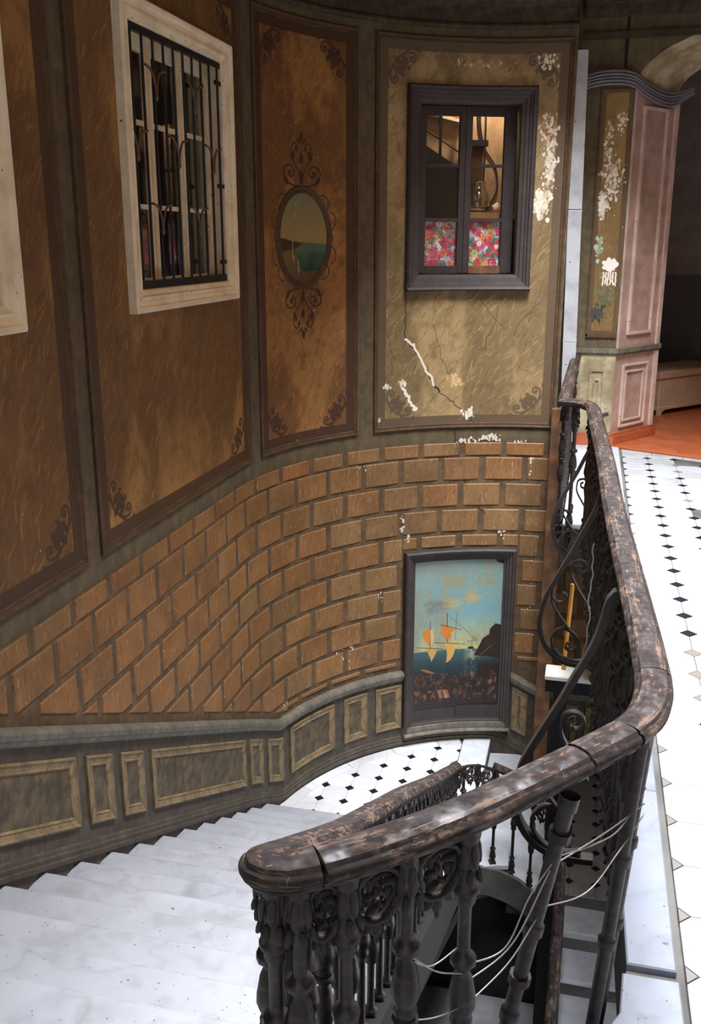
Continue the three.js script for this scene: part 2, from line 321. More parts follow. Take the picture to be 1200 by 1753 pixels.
  M.jar = new THREE.MeshPhysicalMaterial({ color: 0xf4f8f8, roughness: 0.03, transmission: 1, thickness: 0.004, ior: 1.5 });
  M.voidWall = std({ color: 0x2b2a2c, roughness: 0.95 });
  M.milk = std({ color: 0xe8ecf0, roughness: 0.4, emissive: 0xf2f6ff, emissiveIntensity: 1.2 });
  // joint colour behind the blocks and three tones of block paint
  M.bed = std({ map: woodTex([86, 64, 42], [114, 90, 60], 0.45, 26), roughness: 0.85 });
  const brickTex = (tones, ground, drips) => tex(canvas(1024, 1024, (ctx, w, h) => {
    const d = ctx.createImageData(w, h);
    for (let j = 0; j < h; j++) for (let i = 0; i < w; i++) { const q = fbm(i / w, j / h, 7, 5); const c = mix(mix(ground, tones[0], 0.5), tones[1], clamp(q * 1.6 - 0.4, 0, 1)); const k = 4 * (j * w + i); d.data[k] = c[0]; d.data[k + 1] = c[1]; d.data[k + 2] = c[2]; d.data[k + 3] = 255; }
    ctx.putImageData(d, 0, 0);
    strokes(ctx, w, h, 3600, tones, 40, -1.05, 0.5); for (let i = 0; i < 1100; i++) { const x = rnd() * w, y = rnd() * h; ctx.strokeStyle = css([58, 46, 32], rr(0.15, 0.5)); ctx.lineWidth = rr(1, 3); ctx.beginPath(); ctx.moveTo(x, y); ctx.lineTo(x + rr(-6, 6), y + rr(10, 60)); ctx.stroke(); }
    for (let i = 0; i < drips; i++) { const x = rnd() * w, y = rnd() * h; crack(ctx, [[x, y], [x + rr(-4, 4), y + rr(4, 40)]], rr(0.7, 2), [206, 196, 176], 2); }
    flakes(ctx, w * 0.5, h * 0.5, w * 0.7, h * 0.7, drips * 2, [[214, 206, 190], [190, 180, 160]], 2.5);
  }), true, 0.7);
  const tb = brickTex([[122, 93, 60], [162, 126, 84], [102, 78, 50], [174, 142, 100]], [142, 112, 74], 280);
  M.brickL = [0xf2dcc4, 0xe4ccb2, 0xf0d6ba, 0xe8d4bc].map(c => std({ map: tb, color: c, roughness: 0.62, bumpMap: grain, bumpScale: 0.0008 }));
  M.brickR = [0xe8e0d0, 0xd8cfbe, 0xe4dccb, 0xe2d4c0].map(c => std({ map: tb, color: c, roughness: 0.62, bumpMap: grain, bumpScale: 0.0008 }));
}
const DARK = [58, 36, 20];
// the painted field of one wall panel, s0..s1 by y0..y1 at 400 px a metre
function panelTexture(s0, s1, y0, y1, ground, tones, border, extra, bw = 0.075, cornerZ = 0.24) {
  const k = 400, w = Math.round((s1 - s0) * k), h = Math.round((y1 - y0) * k);
  return tex(canvas(w, h, ctx => {
    const d = ctx.createImageData(w, h);
    for (let j = 0; j < h; j++) for (let i = 0; i < w; i++) { const q = fbm(i / 1024, j / 1024, 6, 5), r = fbm(j / 1024 + 0.3, i / 1024, 30, 3); let c = mix(ground, tones[0], clamp(q * 2 - 0.6, 0, 1)); c = mix(c, tones[1], clamp((r - 0.5) * 2.2, 0, 0.7)); c = mix(c, tones[3] || tones[1], clamp((fbm(i / 640 + 0.37, j / 1500 + s0, 4, 6) - 0.47) * 4.5, 0, 0.6)); const n = 4 * (j * w + i); d.data[n] = c[0]; d.data[n + 1] = c[1]; d.data[n + 2] = c[2]; d.data[n + 3] = 255; }
    ctx.putImageData(d, 0, 0);
    strokes(ctx, w, h, Math.round(w * h / 170), tones, 34, -1.0, 0.42);
    const X = s => (s - s0) * k, Y = y => (y1 - y) * k, b = bw * k;
    ctx.fillStyle = css(border, 0.86); ctx.fillRect(0, 0, w, b); ctx.fillRect(0, h - b, w, b); ctx.fillRect(0, b, b, h - 2 * b); ctx.fillRect(w - b, b, b, h - 2 * b);
    for (const [fx, fy, sx, sy] of [[b, h - b, 1, -1], [w - b, h - b, -1, -1], [b, b, 1, 1], [w - b, b, -1, 1]]) if (cornerZ) fleuron(ctx, fx, fy, cornerZ * k, sx, sy, border);
    for (let i = 0; i < 26; i++) { const x = rnd() * w, y = rnd() * h; crack(ctx, [[x, y], [x + rr(-60, 60), y + rr(30, 120)]], 0.9, mix(border, [0, 0, 0], 0.3), 6); }
    flakes(ctx, w / 2, h / 2, w * 0.6, h * 0.6, 40, [[196, 182, 152]], 2);
    if (extra) extra(ctx, X, Y, k);
  }));
}

// ---------------------------------------------------------------- convex polygons and blocks
function clipHalf(poly, a, b, c) {                       // keeps a*x + b*y + c >= 0
  const out = [];
  for (let i = 0; i < poly.length; i++) {
    const p = poly[i], q = poly[(i + 1) % poly.length], f = a * p[0] + b * p[1] + c, g = a * q[0] + b * q[1] + c;
    if (f >= 0) out.push(p); if ((f >= 0) !== (g >= 0)) { const t = f / (f - g); out.push([lerp(p[0], q[0], t), lerp(p[1], q[1], t)]); }
  }
  return out;
}
const area = p => { let s = 0; for (let i = 0; i < p.length; i++) { const a = p[i], b = p[(i + 1) % p.length]; s += a[0] * b[1] - a[1] * b[0]; } return s / 2; };
function inset(poly, c) {
  let out = poly;
  for (let i = 0; i < poly.length; i++) { const p = poly[i], q = poly[(i + 1) % poly.length], dx = q[0] - p[0], dy = q[1] - p[1], L = Math.hypot(dx, dy); if (L < 1e-5) continue; const nx = -dy / L, ny = dx / L; out = clipHalf(out, nx, ny, -(nx * p[0] + ny * p[1]) - c); if (out.length < 3) return []; }
  return out;
}
function clean(p) { return p.filter((a, i) => { const b = p[(i + 1) % p.length]; return Math.hypot(a[0] - b[0], a[1] - b[1]) > 1e-4; }); }
// a chamfered block on a surface: map(x, y, d)
function block(poly, c, d0, d1, map) {
  poly = clean(poly); if (poly.length < 3 || Math.abs(area(poly)) < 6e-4) return null;
  if (area(poly) < 0) poly = poly.slice().reverse();
  const top = clean(inset(poly, c)); if (top.length < 3 || area(top) < 2e-4) return null;
  const P = [], U = [], tri = (a, b, e) => { for (const [x, y, d] of [a, b, e]) { const v = map(x, y, d); P.push(v.x, v.y, v.z); U.push(x, y); } };
  for (let i = 1; i < top.length - 1; i++) tri([...top[0], d1], [...top[i], d1], [...top[i + 1], d1]);
  const near = p => top.reduce((a, q) => Math.hypot(q[0] - p[0], q[1] - p[1]) < Math.hypot(a[0] - p[0], a[1] - p[1]) ? q : a);
  for (let i = 0; i < poly.length; i++) {
    const p = poly[i], q = poly[(i + 1) % poly.length], m = d1 - c * 0.9, a = near(p), b = near(q);
    tri([...p, d0], [...q, d0], [...q, m]); tri([...p, d0], [...q, m], [...p, m]);
    tri([...p, m], [...q, m], [...b, d1]); if (a !== b) tri([...p, m], [...b, d1], [...a, d1]);
  }
  const g = new THREE.BufferGeometry(); g.setAttribute('position', new THREE.Float32BufferAttribute(P, 3)); g.setAttribute('uv', new THREE.Float32BufferAttribute(U, 2)); g.computeVertexNormals(); return g;
}
const rect = (x0, x1, y0, y1) => [[x0, y0], [x1, y0], [x1, y1], [x0, y1]];

// ---------------------------------------------------------------- the setting: left wall and curved far wall
const wallLeft = struct('wall_left', 'long painted wall beside the descending marble flight');
const wallFar = struct('wall_far', 'curved painted wall at the far end over the lower landing');
function holed(s0, s1, y0, y1, hs, d0, d1, uvRect) {     // slabs round rectangular holes [s0, s1, y0, y1]
  const out = []; let s = s0;
  for (const [a, b, c, d] of hs) { out.push(slab(s, a, y0, y1, d0, d1, null, uvRect), slab(a, b, y0, c, d0, d1, null, uvRect), slab(a, b, d, y1, d0, d1, null, uvRect)); s = b; }
  out.push(slab(s, s1, y0, y1, d0, d1, null, uvRect)); return merge(out);
}
const W0 = [2.2, 3.48, 1.53, 2.80], W1 = [4.70, 5.99, 1.53, 2.80], W2 = [8.165, 8.985, 1.49, 2.80];
mesh('plaster', holed(-1.75, 6.41, -6.3, 3.78, [W0, W1], -0.32, 0), M.stile, wallLeft);
mesh('plaster', holed(6.41, S_END, -6.3, 3.78, [W2], -0.32, 0), M.stile, wallFar);
mesh('brick_bed', slab(0.9, 6.41, -2.9, 0.1, 0, 0.003), M.bed, wallLeft);
mesh('brick_bed', slab(6.41, S_END, -2.9, 0.1, 0, 0.003), M.bed, wallFar);
const beadProf = [[0, 0], [0, 0.016], [0.008, 0.022], [0.016, 0.02], [0.02, 0.012], [0.03, 0.011], [0.036, 0.014], [0.042, 0.006], [0.042, 0]];
const PY0 = 0.22, PY1 = 3.265;
{
  const brown = [[160, 116, 64], [110, 76, 38], [182, 138, 80], [84, 56, 28], [126, 106, 58]], olive = [[172, 144, 98], [118, 96, 60], [200, 174, 124], [96, 76, 46], [146, 134, 92]], tan = [[164, 114, 60], [114, 72, 34], [190, 140, 78], [86, 52, 24], [128, 100, 50]];
  const list = [
    [1.9, 3.985, [138, 98, 52], brown, [66, 44, 27], wallLeft, [W0], null],
    [4.13, 6.335, [138, 98, 52], brown, [66, 44, 27], wallLeft, [W1], null],
    [6.49, 7.61, [144, 102, 52], tan, [64, 40, 24], wallFar, [], (ctx, X, Y, k) => ovalDecor(ctx, X(7.05), Y(1.78), k)],
    [7.77, 9.37, [162, 136, 92], olive, [88, 72, 52], wallFar, [W2], (ctx, X, Y, k) => {
      const w = [[226, 216, 196], [236, 230, 216], [208, 192, 164]];
      crack(ctx, [[X(8.05), Y(1.37)], [X(8.06), Y(1.15)], [X(8.05), Y(0.98)]], 3, [40, 30, 22], 3);
      crack(ctx, [[X(8.05), Y(0.98)], [X(8.13), Y(0.92)], [X(8.23), Y(0.76)], [X(8.3), Y(0.64)], [X(8.37), Y(0.54)]], 6, [40, 30, 22], 3);
      crack(ctx, [[X(8.06), Y(0.98)], [X(8.14), Y(0.93)], [X(8.24), Y(0.74)], [X(8.33), Y(0.6)]], 8, [232, 224, 206], 4);
      crack(ctx, [[X(8.37), Y(0.54)], [X(8.5), Y(0.44)], [X(8.62), Y(0.35)], [X(8.7), Y(0.23)]], 2.5, [40, 30, 22], 5);
      flakes(ctx, X(8.64), Y(0.34), 22, 20, 60, w, 6);
      flakes(ctx, X(7.9), Y(0.6), 14, 10, 24, w, 6); flakes(ctx, X(8.04), Y(0.62), 14, 10, 26, w, 7);
      crack(ctx, [[X(8.04), Y(0.58)], [X(8.1), Y(0.5)], [X(8.14), Y(0.42)]], 9, [236, 230, 216], 4); blob(ctx, X(8.16), Y(0.4), 11, [236, 230, 216], 0.8); flakes(ctx, X(7.83), Y(0.33), 6, 12, 20, w, 4);
      blob(ctx, X(8.5), Y(0.62), 30, [176, 140, 92], 0.7); flakes(ctx, X(8.52), Y(0.62), 26, 26, 90, [[196, 162, 112], [214, 190, 150]], 5);
      flakes(ctx, X(9.22), Y(2.4), 20, 110, 260, w, 6); flakes(ctx, X(9.16), Y(2.05), 24, 38, 300, w, 8); flakes(ctx, X(9.2), Y(2.62), 30, 40, 120, [[150, 92, 60], [226, 216, 196]], 5);
      flakes(ctx, X(8.65), Y(3.08), 70, 14, 60, [[206, 190, 156], [180, 150, 110]], 5); flakes(ctx, X(9.15), Y(3.1), 30, 24, 70, w, 5);
      for (const [a, b, c, d] of [[7.85, 1.2, 7.95, 0.8], [8.7, 1.3, 8.9, 1.05], [8.9, 1.3, 8.75, 0.9], [9.0, 1.0, 9.2, 1.3], [8.3, 1.1, 8.45, 0.7]]) crack(ctx, [[X(a), Y(b)], [X(c), Y(d)]], 1.4, [56, 44, 26], 9);
    }],
  ];
  for (const [s0, s1, g, t, b, wall, hs, extra] of list) {
    const r = [s0 + 0.036, s1 - 0.036, PY0 + 0.036, PY1 - 0.036];
    mesh('painted_panel', holed(r[0], r[1], r[2], r[3], hs, 0, 0.006, r), std({ map: panelTexture(...r, g, t, b, extra), roughness: 0.6, bumpMap: grain, bumpScale: 0.0006 }), wall);
    mesh('panel_moulding', frame(s0, s1, PY0, PY1, beadProf), M.moulding, wall);
  }
}
function ovalDecor(ctx, x, y, k) {                        // painted scrollwork round the oval picture
  ctx.strokeStyle = ctx.fillStyle = css([58, 32, 16], 0.8); ctx.lineCap = 'round';
  const curl = (pts, w) => { ctx.lineWidth = w; ctx.beginPath(); ctx.moveTo(x + pts[0] * k, y + pts[1] * k); for (let i = 2; i < pts.length; i += 6) ctx.bezierCurveTo(...[0, 1, 2, 3, 4, 5].map(n => (n % 2 ? y : x) + pts[i + n] * k)); ctx.stroke(); };
  const dot = (a, b, r, q = 1, rot = 0) => { ctx.beginPath(); ctx.ellipse(x + a * k, y + b * k, r * k, r * k * q, rot, 0, 7); ctx.fill(); };
  for (const m of [-1, 1]) for (const f of [-1, 1]) {
    curl([0.03 * m, 0.36 * f, 0.22 * m, 0.36 * f, 0.24 * m, 0.5 * f, 0.13 * m, 0.5 * f, 0.06 * m, 0.49 * f, 0.07 * m, 0.41 * f, 0.13 * m, 0.43 * f], 6);
    curl([0.02 * m, 0.44 * f, 0.04 * m, 0.52 * f, 0.14 * m, 0.52 * f, 0.1 * m, 0.63 * f, 0.08 * m, 0.68 * f, 0.02 * m, 0.64 * f, 0.05 * m, 0.6 * f], 5);
    curl([0.2 * m, 0.3 * f, 0.28 * m, 0.32 * f, 0.3 * m, 0.22 * f, 0.25 * m, 0.2 * f], 4);
    curl([0.29 * m, 0.05 * f, 0.36 * m, 0.08 * f, 0.37 * m, 0.17 * f, 0.3 * m, 0.19 * f], 4);
    dot(0.13 * m, 0.455 * f, 0.02); dot(0.05 * m, 0.62 * f, 0.016); dot(0.09 * m, 0.57 * f, 0.02, 1.8, 0.5 * m * f); dot(0.17 * m, 0.4 * f, 0.018, 2, -0.5 * m * f);
    dot(0, 0.7 * f, 0.016, 2); dot(0.03 * m, 0.67 * f, 0.012, 2, -0.7 * m * f); dot(0, 0.42 * f, 0.02, 2.4); dot(0, 0.55 * f, 0.02, 1.8); dot(0.29 * m, 0, 0.03, 1.3);
  }
}
// courses of painted blocks, joints recessed, cut off along the rising dado
const CAP = 0.73, CAPD = 0.755;
{
  const put1 = (poly, wall, left) => { const g = block(poly, 0.007, -0.006, 0.01, wp); if (g) mesh('brick', g, (rnd() < left ? M.brickL : M.brickR)[(rnd() * 4) | 0], wall); };
  for (let r = -1; r < 10; r++) {
    const top = r < 0 ? 0.088 : -0.043 - 0.2332 * r, bot = r < 0 ? -0.024 : top - 0.196, off = (r + 20) % 2 ? 0.185 : 0;
    for (let n = -17; n < 5; n++) {
      let s0 = 8.066 + 0.3672 * n - off, s1 = s0 + 0.318; if (s1 > S_END - 0.01) s1 = S_END - 0.01; if (s1 - s0 < 0.03 || s0 < 2.0) continue;
      let p = rect(s0 + rr(-0.004, 0.004), s1 + rr(-0.004, 0.004), bot, top);
      p = clipHalf(p, 0.5056, 1, -(0.5056 * 1.21 + CAP + 0.085)); if (p.length > 2) p = clipHalf(p, 0, 1, -(YL + CAP + 0.07)); if (p.length < 3) continue;
      const mid = (s0 + s1) / 2, wall = mid < 6.41 ? wallLeft : wallFar, left = clamp((8.6 - mid) / 2.6, 0.1, 0.85);
      if (s1 > 8.07 && s0 < 9.12 && bot < -0.86) {
        const a = clipHalf(p, -1, 0, 8.06), b = clipHalf(p, 1, 0, -9.13), c = clipHalf(clipHalf(clipHalf(p, 1, 0, -8.07), -1, 0, 9.12), 0, 1, 0.845);
        for (const q of [a, b, c]) if (q.length > 2) put1(q, wall, left);
      } else put1(p, wall, left);
    }
  }
}
{ // patches where the paint has come off down to pale plaster
  const m = std({ color: 0xcfc6b4, roughness: 0.9 });
  for (const [s0, y0, rs, ry, n, z] of [[7.41, -1.64, 0.07, 0.12, 26, 0.012], [7.56, -1.74, 0.05, 0.14, 24, 0.012], [7.86, -1.24, 0.05, 0.05, 8, 0.009], [8.06, -0.6, 0.025, 0.08, 16, 0.013], [8.12, -0.72, 0.03, 0.05, 10, 0.011], [8.97, -0.7, 0.06, 0.09, 18, 0.012], [8.64, 0.11, 0.12, 0.025, 22, 0.014], [8.84, 0.13, 0.09, 0.025, 26, 0.015], [9.1, 0.09, 0.08, 0.02, 14, 0.01], [7.64, -0.06, 0.08, 0.1, 12, 0.008], [6.72, -1.92, 0.05, 0.04, 12, 0.012], [9.2, -0.1, 0.02, 0.1, 10, 0.01], [9.25, -1.2, 0.05, 0.5, 24, 0.008]]) {
    const L = []; for (let i = 0; i < n; i++) { const r = z * rr(0.4, 1.3), cx = s0 + rs * rr(-1, 1) * rnd() ** 0.5, cy = y0 + ry * rr(-1, 1), p = []; for (let k = 0; k < 6; k++) { const t = k * PI / 3; p.push([cx + r * rr(0.4, 1) * Math.cos(t), cy + r * rr(0.5, 1.6) * Math.sin(t)]); } let q = p.map(v => v); const P = [], U = []; for (let k = 0; k < 6; k++) for (const v of [[cx, cy], q[k], q[(k + 1) % 6]]) { const w = wp(v[0], v[1], 0.0112); P.push(w.x, w.y, w.z); U.push(...v); } const g = new THREE.BufferGeometry(); g.setAttribute('position', new THREE.Float32BufferAttribute(P, 3)); g.setAttribute('uv', new THREE.Float32BufferAttribute(U, 2)); g.computeVertexNormals(); L.push(g); }
    const o = mesh('peeled_plaster', L, m, wallFar); o.userData.kind = 'stuff';
  }
}
{ // settlement crack running down through the blocks
  const m = std({ color: 0x2c241c, roughness: 1 }), pts = [[8.52, 0.2], [8.56, 0.0], [8.6, -0.19], [8.69, -0.4], [8.83, -0.56], [9.03, -0.79]], P = [];
  for (let i = 1; i < pts.length; i++) for (let k = 0; k < 5; k++) P.push(wp(lerp(pts[i - 1][0], pts[i][0], k / 5) + rr(-0.006, 0.006), lerp(pts[i - 1][1], pts[i][1], k / 5), 0.0095));
  mesh('crack', sweep(P, [[-0.0025, -0.001], [0.0025, -0.001], [0, 0.0025]]), m, wallFar);
}
{ // cornice
  const prof = [[3.325, 0], [3.33, 0.02], [3.345, 0.032], [3.36, 0.028], [3.37, 0.012], [3.48, 0.012], [3.5, 0.06], [3.56, 0.09], [3.6, 0.16], [3.66, 0.2], [3.76, 0.21], [3.76, 0]];
  mesh('cornice', along(-1.7, 6.41, prof), M.cornice, wallLeft); mesh('cornice', along(6.41, S_END, prof), M.cornice, wallFar);
}
// ---------------------------------------------------------------- panelled dado that follows the stairs
{
  const dado = struct('trim_1', 'grey brown panelled dado with moulded cap following the stairs');
  const runs = [[1.0, 8.09], [9.105, S_END]];
  for (const [a, b] of runs) {
    mesh('dado_board', slab(a, b, -0.32, CAPD - 0.04, 0, 0.02, floorLine), M.dado, dado);
    mesh('dado_cap', along(a, b, [[0.655, 0.02], [0.665, 0.034], [0.685, 0.04], [0.695, 0.058], [0.725, 0.066], [0.745, 0.056], [CAPD, 0.02], [CAPD, 0]], floorLine), M.dadoCap, dado);
  }
  mesh('skirting', along(1.0, S_END, [[-0.34, 0.03], [0.015, 0.03], [0.02, 0.05], [0.045, 0.052], [0.05, 0.042], [0.075, 0.044], [0.08, 0.034], [0.1, 0.032], [0.108, 0.02]], floorLine), M.dado, dado);
  const prof = [[0, 0.02], [0, 0.036], [0.01, 0.04], [0.018, 0.034], [0.046, 0.03], [0.052, 0.034], [0.06, 0.03], [0.066, 0.02]];
  for (const [a, b] of [[2.2, 3.685], [3.78, 4.03], [4.125, 4.377], [4.475, 5.99], [6.09, 6.338], [6.43, 6.67], [6.775, 7.34], [7.45, 7.706], [7.8, 8.065], [9.135, 9.275]]) {
    const y0 = 0.195, y1 = a > 6.7 ? 0.625 : 0.585;
    const f = mesh('dado_panel', frame(a, b, y0, y1, prof, floorLine), M.dadoFrame, dado);
    mesh('panel_field', slab(a + 0.06, b - 0.06, y0 + 0.06, y1 - 0.06, 0.018, 0.025, floorLine), M.dadoField, f);
  }
}
// ---------------------------------------------------------------- stairs, landings, floors
const xi = A => -0.51 - 0.026 * (A - 1.2);
function flight(o, x0, xEnd, nose, top, count, dir, mTread, mRiser) {     // dir +1: goes down away from the camera
  for (let k = 0; k < count; k++) {
    const a = nose + dir * GO * k, y = top - RISE * k, x1 = typeof xEnd === 'function' ? xEnd(a) : xEnd, q = t => a + dir * t;
    let pts = [[q(-GO - 0.02), y - 0.04], [q(0), y - 0.04], [q(0.018), y - 0.034], [q(0.026), y - 0.02], [q(0.02), y - 0.005], [q(0.008), y], [q(-GO - 0.02), y]];
    if (dir < 0) pts = pts.slice().reverse();
    mesh('tread', across(pts, x0, x1, 0.003), mTread, o);
    mesh('riser', box(x0, x1 - 0.004, y - RISE - 0.001, y - 0.04, Math.min(q(-0.035), q(-0.012)), Math.max(q(-0.035), q(-0.012))), mRiser, o);
  }
}
{
  const st = thing('staircase', 'wide white marble flight going down along the left wall', 'stairs');
  flight(st, -2.36, xi, 1.21 + GO, -RISE, 17, 1, M.marbleStep, M.marbleStep);
  const sp = []; for (let i = 0; i <= 12; i++) { const a = lerp(1.15, 6.4, i / 12); sp.push(V(xi(a) + 0.02, a, -0.5056 * (a - 1.21) - 0.16)); }
  mesh('stringer', sweep(sp, [[-0.03, -0.1], [0.03, -0.1], [0.03, 0.14], [-0.03, 0.14]]), std({ color: 0x131211, roughness: 1 }), st);
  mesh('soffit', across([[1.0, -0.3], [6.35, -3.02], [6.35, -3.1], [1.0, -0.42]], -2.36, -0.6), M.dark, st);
}
const DOT = 0.042;
// octagons and dots on a lattice: dots at (x0 + i px, a0 + j pa); keep(poly) clips or drops
function tiles(o, x0, a0, px, pa, i0, i1, j0, j1, y, keep, mOct, mDot) {
  const g = 0.0012, up = (x, a, d) => V(x, a, y + d), c = DOT;
  for (let i = i0; i <= i1; i++) for (let j = j0; j <= j1; j++) {
    const X = x0 + i * px, A = a0 + j * pa;
    let p = [[X + c, A + g], [X + px - c, A + g], [X + px - g, A + c], [X + px - g, A + pa - c], [X + px - c, A + pa - g], [X + c, A + pa - g], [X + g, A + pa - c], [X + g, A + c]];
    p = keep(p); let b = p.length > 2 && block(p, 0.0015, -0.02, 0, up);
    if (b) mesh('tile', b, mOct(X, A), o);
    const e = c - 0.003; p = keep([[X - e, A], [X, A - e], [X + e, A], [X, A + e]]); b = p.length > 2 && block(p, 0.0012, -0.02, 0, up);
    if (b) mesh('dot_tile', b, mDot(X, A), o);
  }
}
const stone = (o, pts, y0, y1, m, name = 'slab', bev = 0.003) => mesh(name, plan(pts, y0, y1, bev), m, o);
const marbles = [std({ map: M.marbleClean.map, color: 0xdededc, roughness: 0.5 }), std({ map: M.marbleClean.map, color: 0xd2d0ca, roughness: 0.5 }), std({ map: M.marble.map, color: 0xdadada, roughness: 0.45 })];
const edgeX = A => { const T = [[1.9, 0.17], [2.1, 0.195], [2.65, 0.185], [3.6, 0.14], [4.6, 0.11], [5.5, 0.095], [5.85, 0.07], [5.98, 0.02], [6.06, -0.09], [8.7, -0.07]]; for (let i = 1; i < T.length; i++) if (A <= T[i][0]) return lerp(T[i - 1][1], T[i][1], clamp((A - T[i - 1][0]) / (T[i][0] - T[i - 1][0]), 0, 1)); return -0.07; };
{ // upper landing
  const f = struct('floor', 'upper landing of white octagonal marble tiles with black dots');
  const edge = []; for (const a of [8.66, 7.4, 6.06, 5.98, 5.85, 5.5, 4.6, 3.6, 2.65, 2.1]) edge.push([edgeX(a), a]);
  const near = [[0.185, 1.94], [0.11, 1.8], [0.0, 1.64], [-0.15, 1.45], [-0.31, 1.28], [-0.43, 1.2], [-0.5, 1.2]];
  stone(f, [[-2.36, -1.7], [2.6, -1.7], [2.6, 8.66], ...edge, ...near, [-2.36, 1.2]], -0.27, -0.016, M.cement, 'landing_slab', 0);
  const B = 0.315, strip = (a0, a1, top) => { const p = [[B, a0], [B, a1]]; for (const a of [8.62, 7.4, 6.06, 5.98, 5.85, 5.5, 4.6, 3.6, 2.65, 2.1].filter(a => a < a1 && a > a0)) p.push([edgeX(a), a]); p.splice(2, 0, [edgeX(a1), a1]); p.push([edgeX(a0), a0]); return stone(f, p, -0.03, top, a0 > 4 ? M.marble : M.marbleEdge, 'edge_slab', 0.004); };
  strip(2.1, 2.93, 0.004); strip(2.935, 4.88, 0.002); strip(4.885, 5.97, 0); strip(6.06, 7.4, 0); strip(7.405, 8.62, 0);
  stone(f, [[0.33, 0.6], [0.322, 2.085], [0.185, 2.085], [0.175, 1.95], [0.1, 1.81], [-0.01, 1.65], [-0.16, 1.46], [-0.3, 0.6]], -0.03, -0.012, M.marbleEdge, 'edge_slab', 0.004);
  stone(f, [[-0.305, 0.6], [-0.17, 1.45], [-0.31, 1.28], [-0.43, 1.21], [-2.34, 1.21], [-2.34, 0.6]], -0.03, -0.004, M.marble, 'edge_slab', 0.004);
  stone(f, [[-2.34, -1.65], [2.58, -1.65], [2.58, 0.595], [-2.34, 0.595]], -0.03, -0.004, M.marbleClean, 'edge_slab', 0.004);
  const keep = p => clipHalf(clipHalf(p, 1, 0, -0.337), -0.43, -1, 8.56);
  tiles(f, 0.327, 7.9655 - 0.2256 * 33, 0.2108, 0.2256, 0, 5, 3, 35, 0, keep, (X, A) => Math.abs(X - 0.82) < 0.12 && Math.abs(A - 6.3) < 0.12 || (X > 0.7 && A > 7.85) ? M.cementPatch : marbles[rnd() < 0.55 ? 0 : rnd() < 0.6 ? 1 : 2], (X, A) => (X < 0.4 && A < 6.2) || A < 4.2 && A > 3.5 && X < 0.6 || rnd() < 0.05 ? M.greyTile : M.blackTile);
  stone(f, [[1.605, -1.65], [2.58, -1.65], [2.58, 7.4], [1.605, 7.8]], -0.03, 0, M.marbleClean, 'edge_slab', 0.003);
  for (let i = 0; i < 6; i++) { const x0 = 0.335 + 0.25 * i, x1 = x0 + 0.246, l = x => 8.56 - 0.43 * x; stone(f, [[x0, l(x0) + 0.01], [x1, l(x1) + 0.01], [x1, l(x1) + 0.1], [x0, l(x0) + 0.1]], -0.02, 0.0, marbles[i % 3], 'border_slab'); }
  const boards = struct('floor', 'orange painted floor of the room beyond the pier');
  stone(boards, [[0.26, 8.62], [0.4, 8.52], [2.6, 7.55], [3.5, 8.62], [3.5, 11.6], [0.5, 11.6], [0.6, 9.2], [0.23, 8.64]], -0.016, 0.008, M.orange, 'floor_boards', 0.003);
  stone(boards, [[-0.3, 8.62], [3.6, 8.62], [3.6, 11.8], [-0.3, 11.8]], -0.3, -0.017, M.cement, 'sub_floor', 0);
}
const arcA = (x, r = 2.05) => CA + Math.sqrt(r * r - (x - CX) * (x - CX));
{ // lower landing
  const f = struct('floor', 'lower half landing of white octagonal tiles with black dots under the curved wall');
  const arcPts = (r, t0, t1, n = 18) => Array.from({ length: n + 1 }, (_, i) => { const t = lerp(t0, t1, i / n); return [CX - r * Math.cos(t), CA + r * Math.sin(t)]; });
  const th = r => Math.acos((-0.65 - CX) / -r), t0 = 0.115;
  const wellEdge = [[-0.655, 6.33], [-0.69, 6.3], [-0.7, 6.2]];
  stone(f, [...arcPts(2.09, t0, th(2.09)), ...wellEdge, [-2.34, 6.2]], YL - 0.22, YL - 0.012, M.cement, 'landing_slab', 0);
  let m = 0; const cuts = [0.12, 0.4, 0.66, 0.9, 1.12, 1.23];
  for (let i = 0; i < 5; i++) { const a = arcPts(2.05, cuts[i], cuts[i + 1] - 0.002, 5), b = arcPts(1.945, cuts[i], cuts[i + 1] - 0.002, 5).reverse(); stone(f, [...a, ...b], YL - 0.03, YL, m++ % 2 ? M.marbleWhite : M.marbleWhite2, 'border_slab'); }
  const keep = p => { for (let k = 0; k < 26 && p.length > 2; k++) { const t = 0.02 + 1.55 * k / 25, n = [-Math.cos(t), Math.sin(t)]; p = clipHalf(p, -n[0], -n[1], n[0] * CX + n[1] * CA + 1.94); } return p.length > 2 ? clipHalf(clipHalf(p, -1, 0, -0.905), 0, 1, -6.3) : p; };
  tiles(f, -1.951 - 0.2105 * 2, 6.972 - 0.2105 * 4, 0.2105, 0.2105, 0, 8, 0, 11, YL, keep, () => [M.marbleWhite, M.marbleWhite2][(rnd() * 2) | 0], () => M.blackTile);
  stone(f, [[-0.9, 6.32], [-0.9, arcA(-0.9)], [-0.78, arcA(-0.78)], [-0.655, arcA(-0.655)], [-0.655, 6.33]], YL - 0.04, YL, M.marbleWhite, 'slab', 0.006);
}
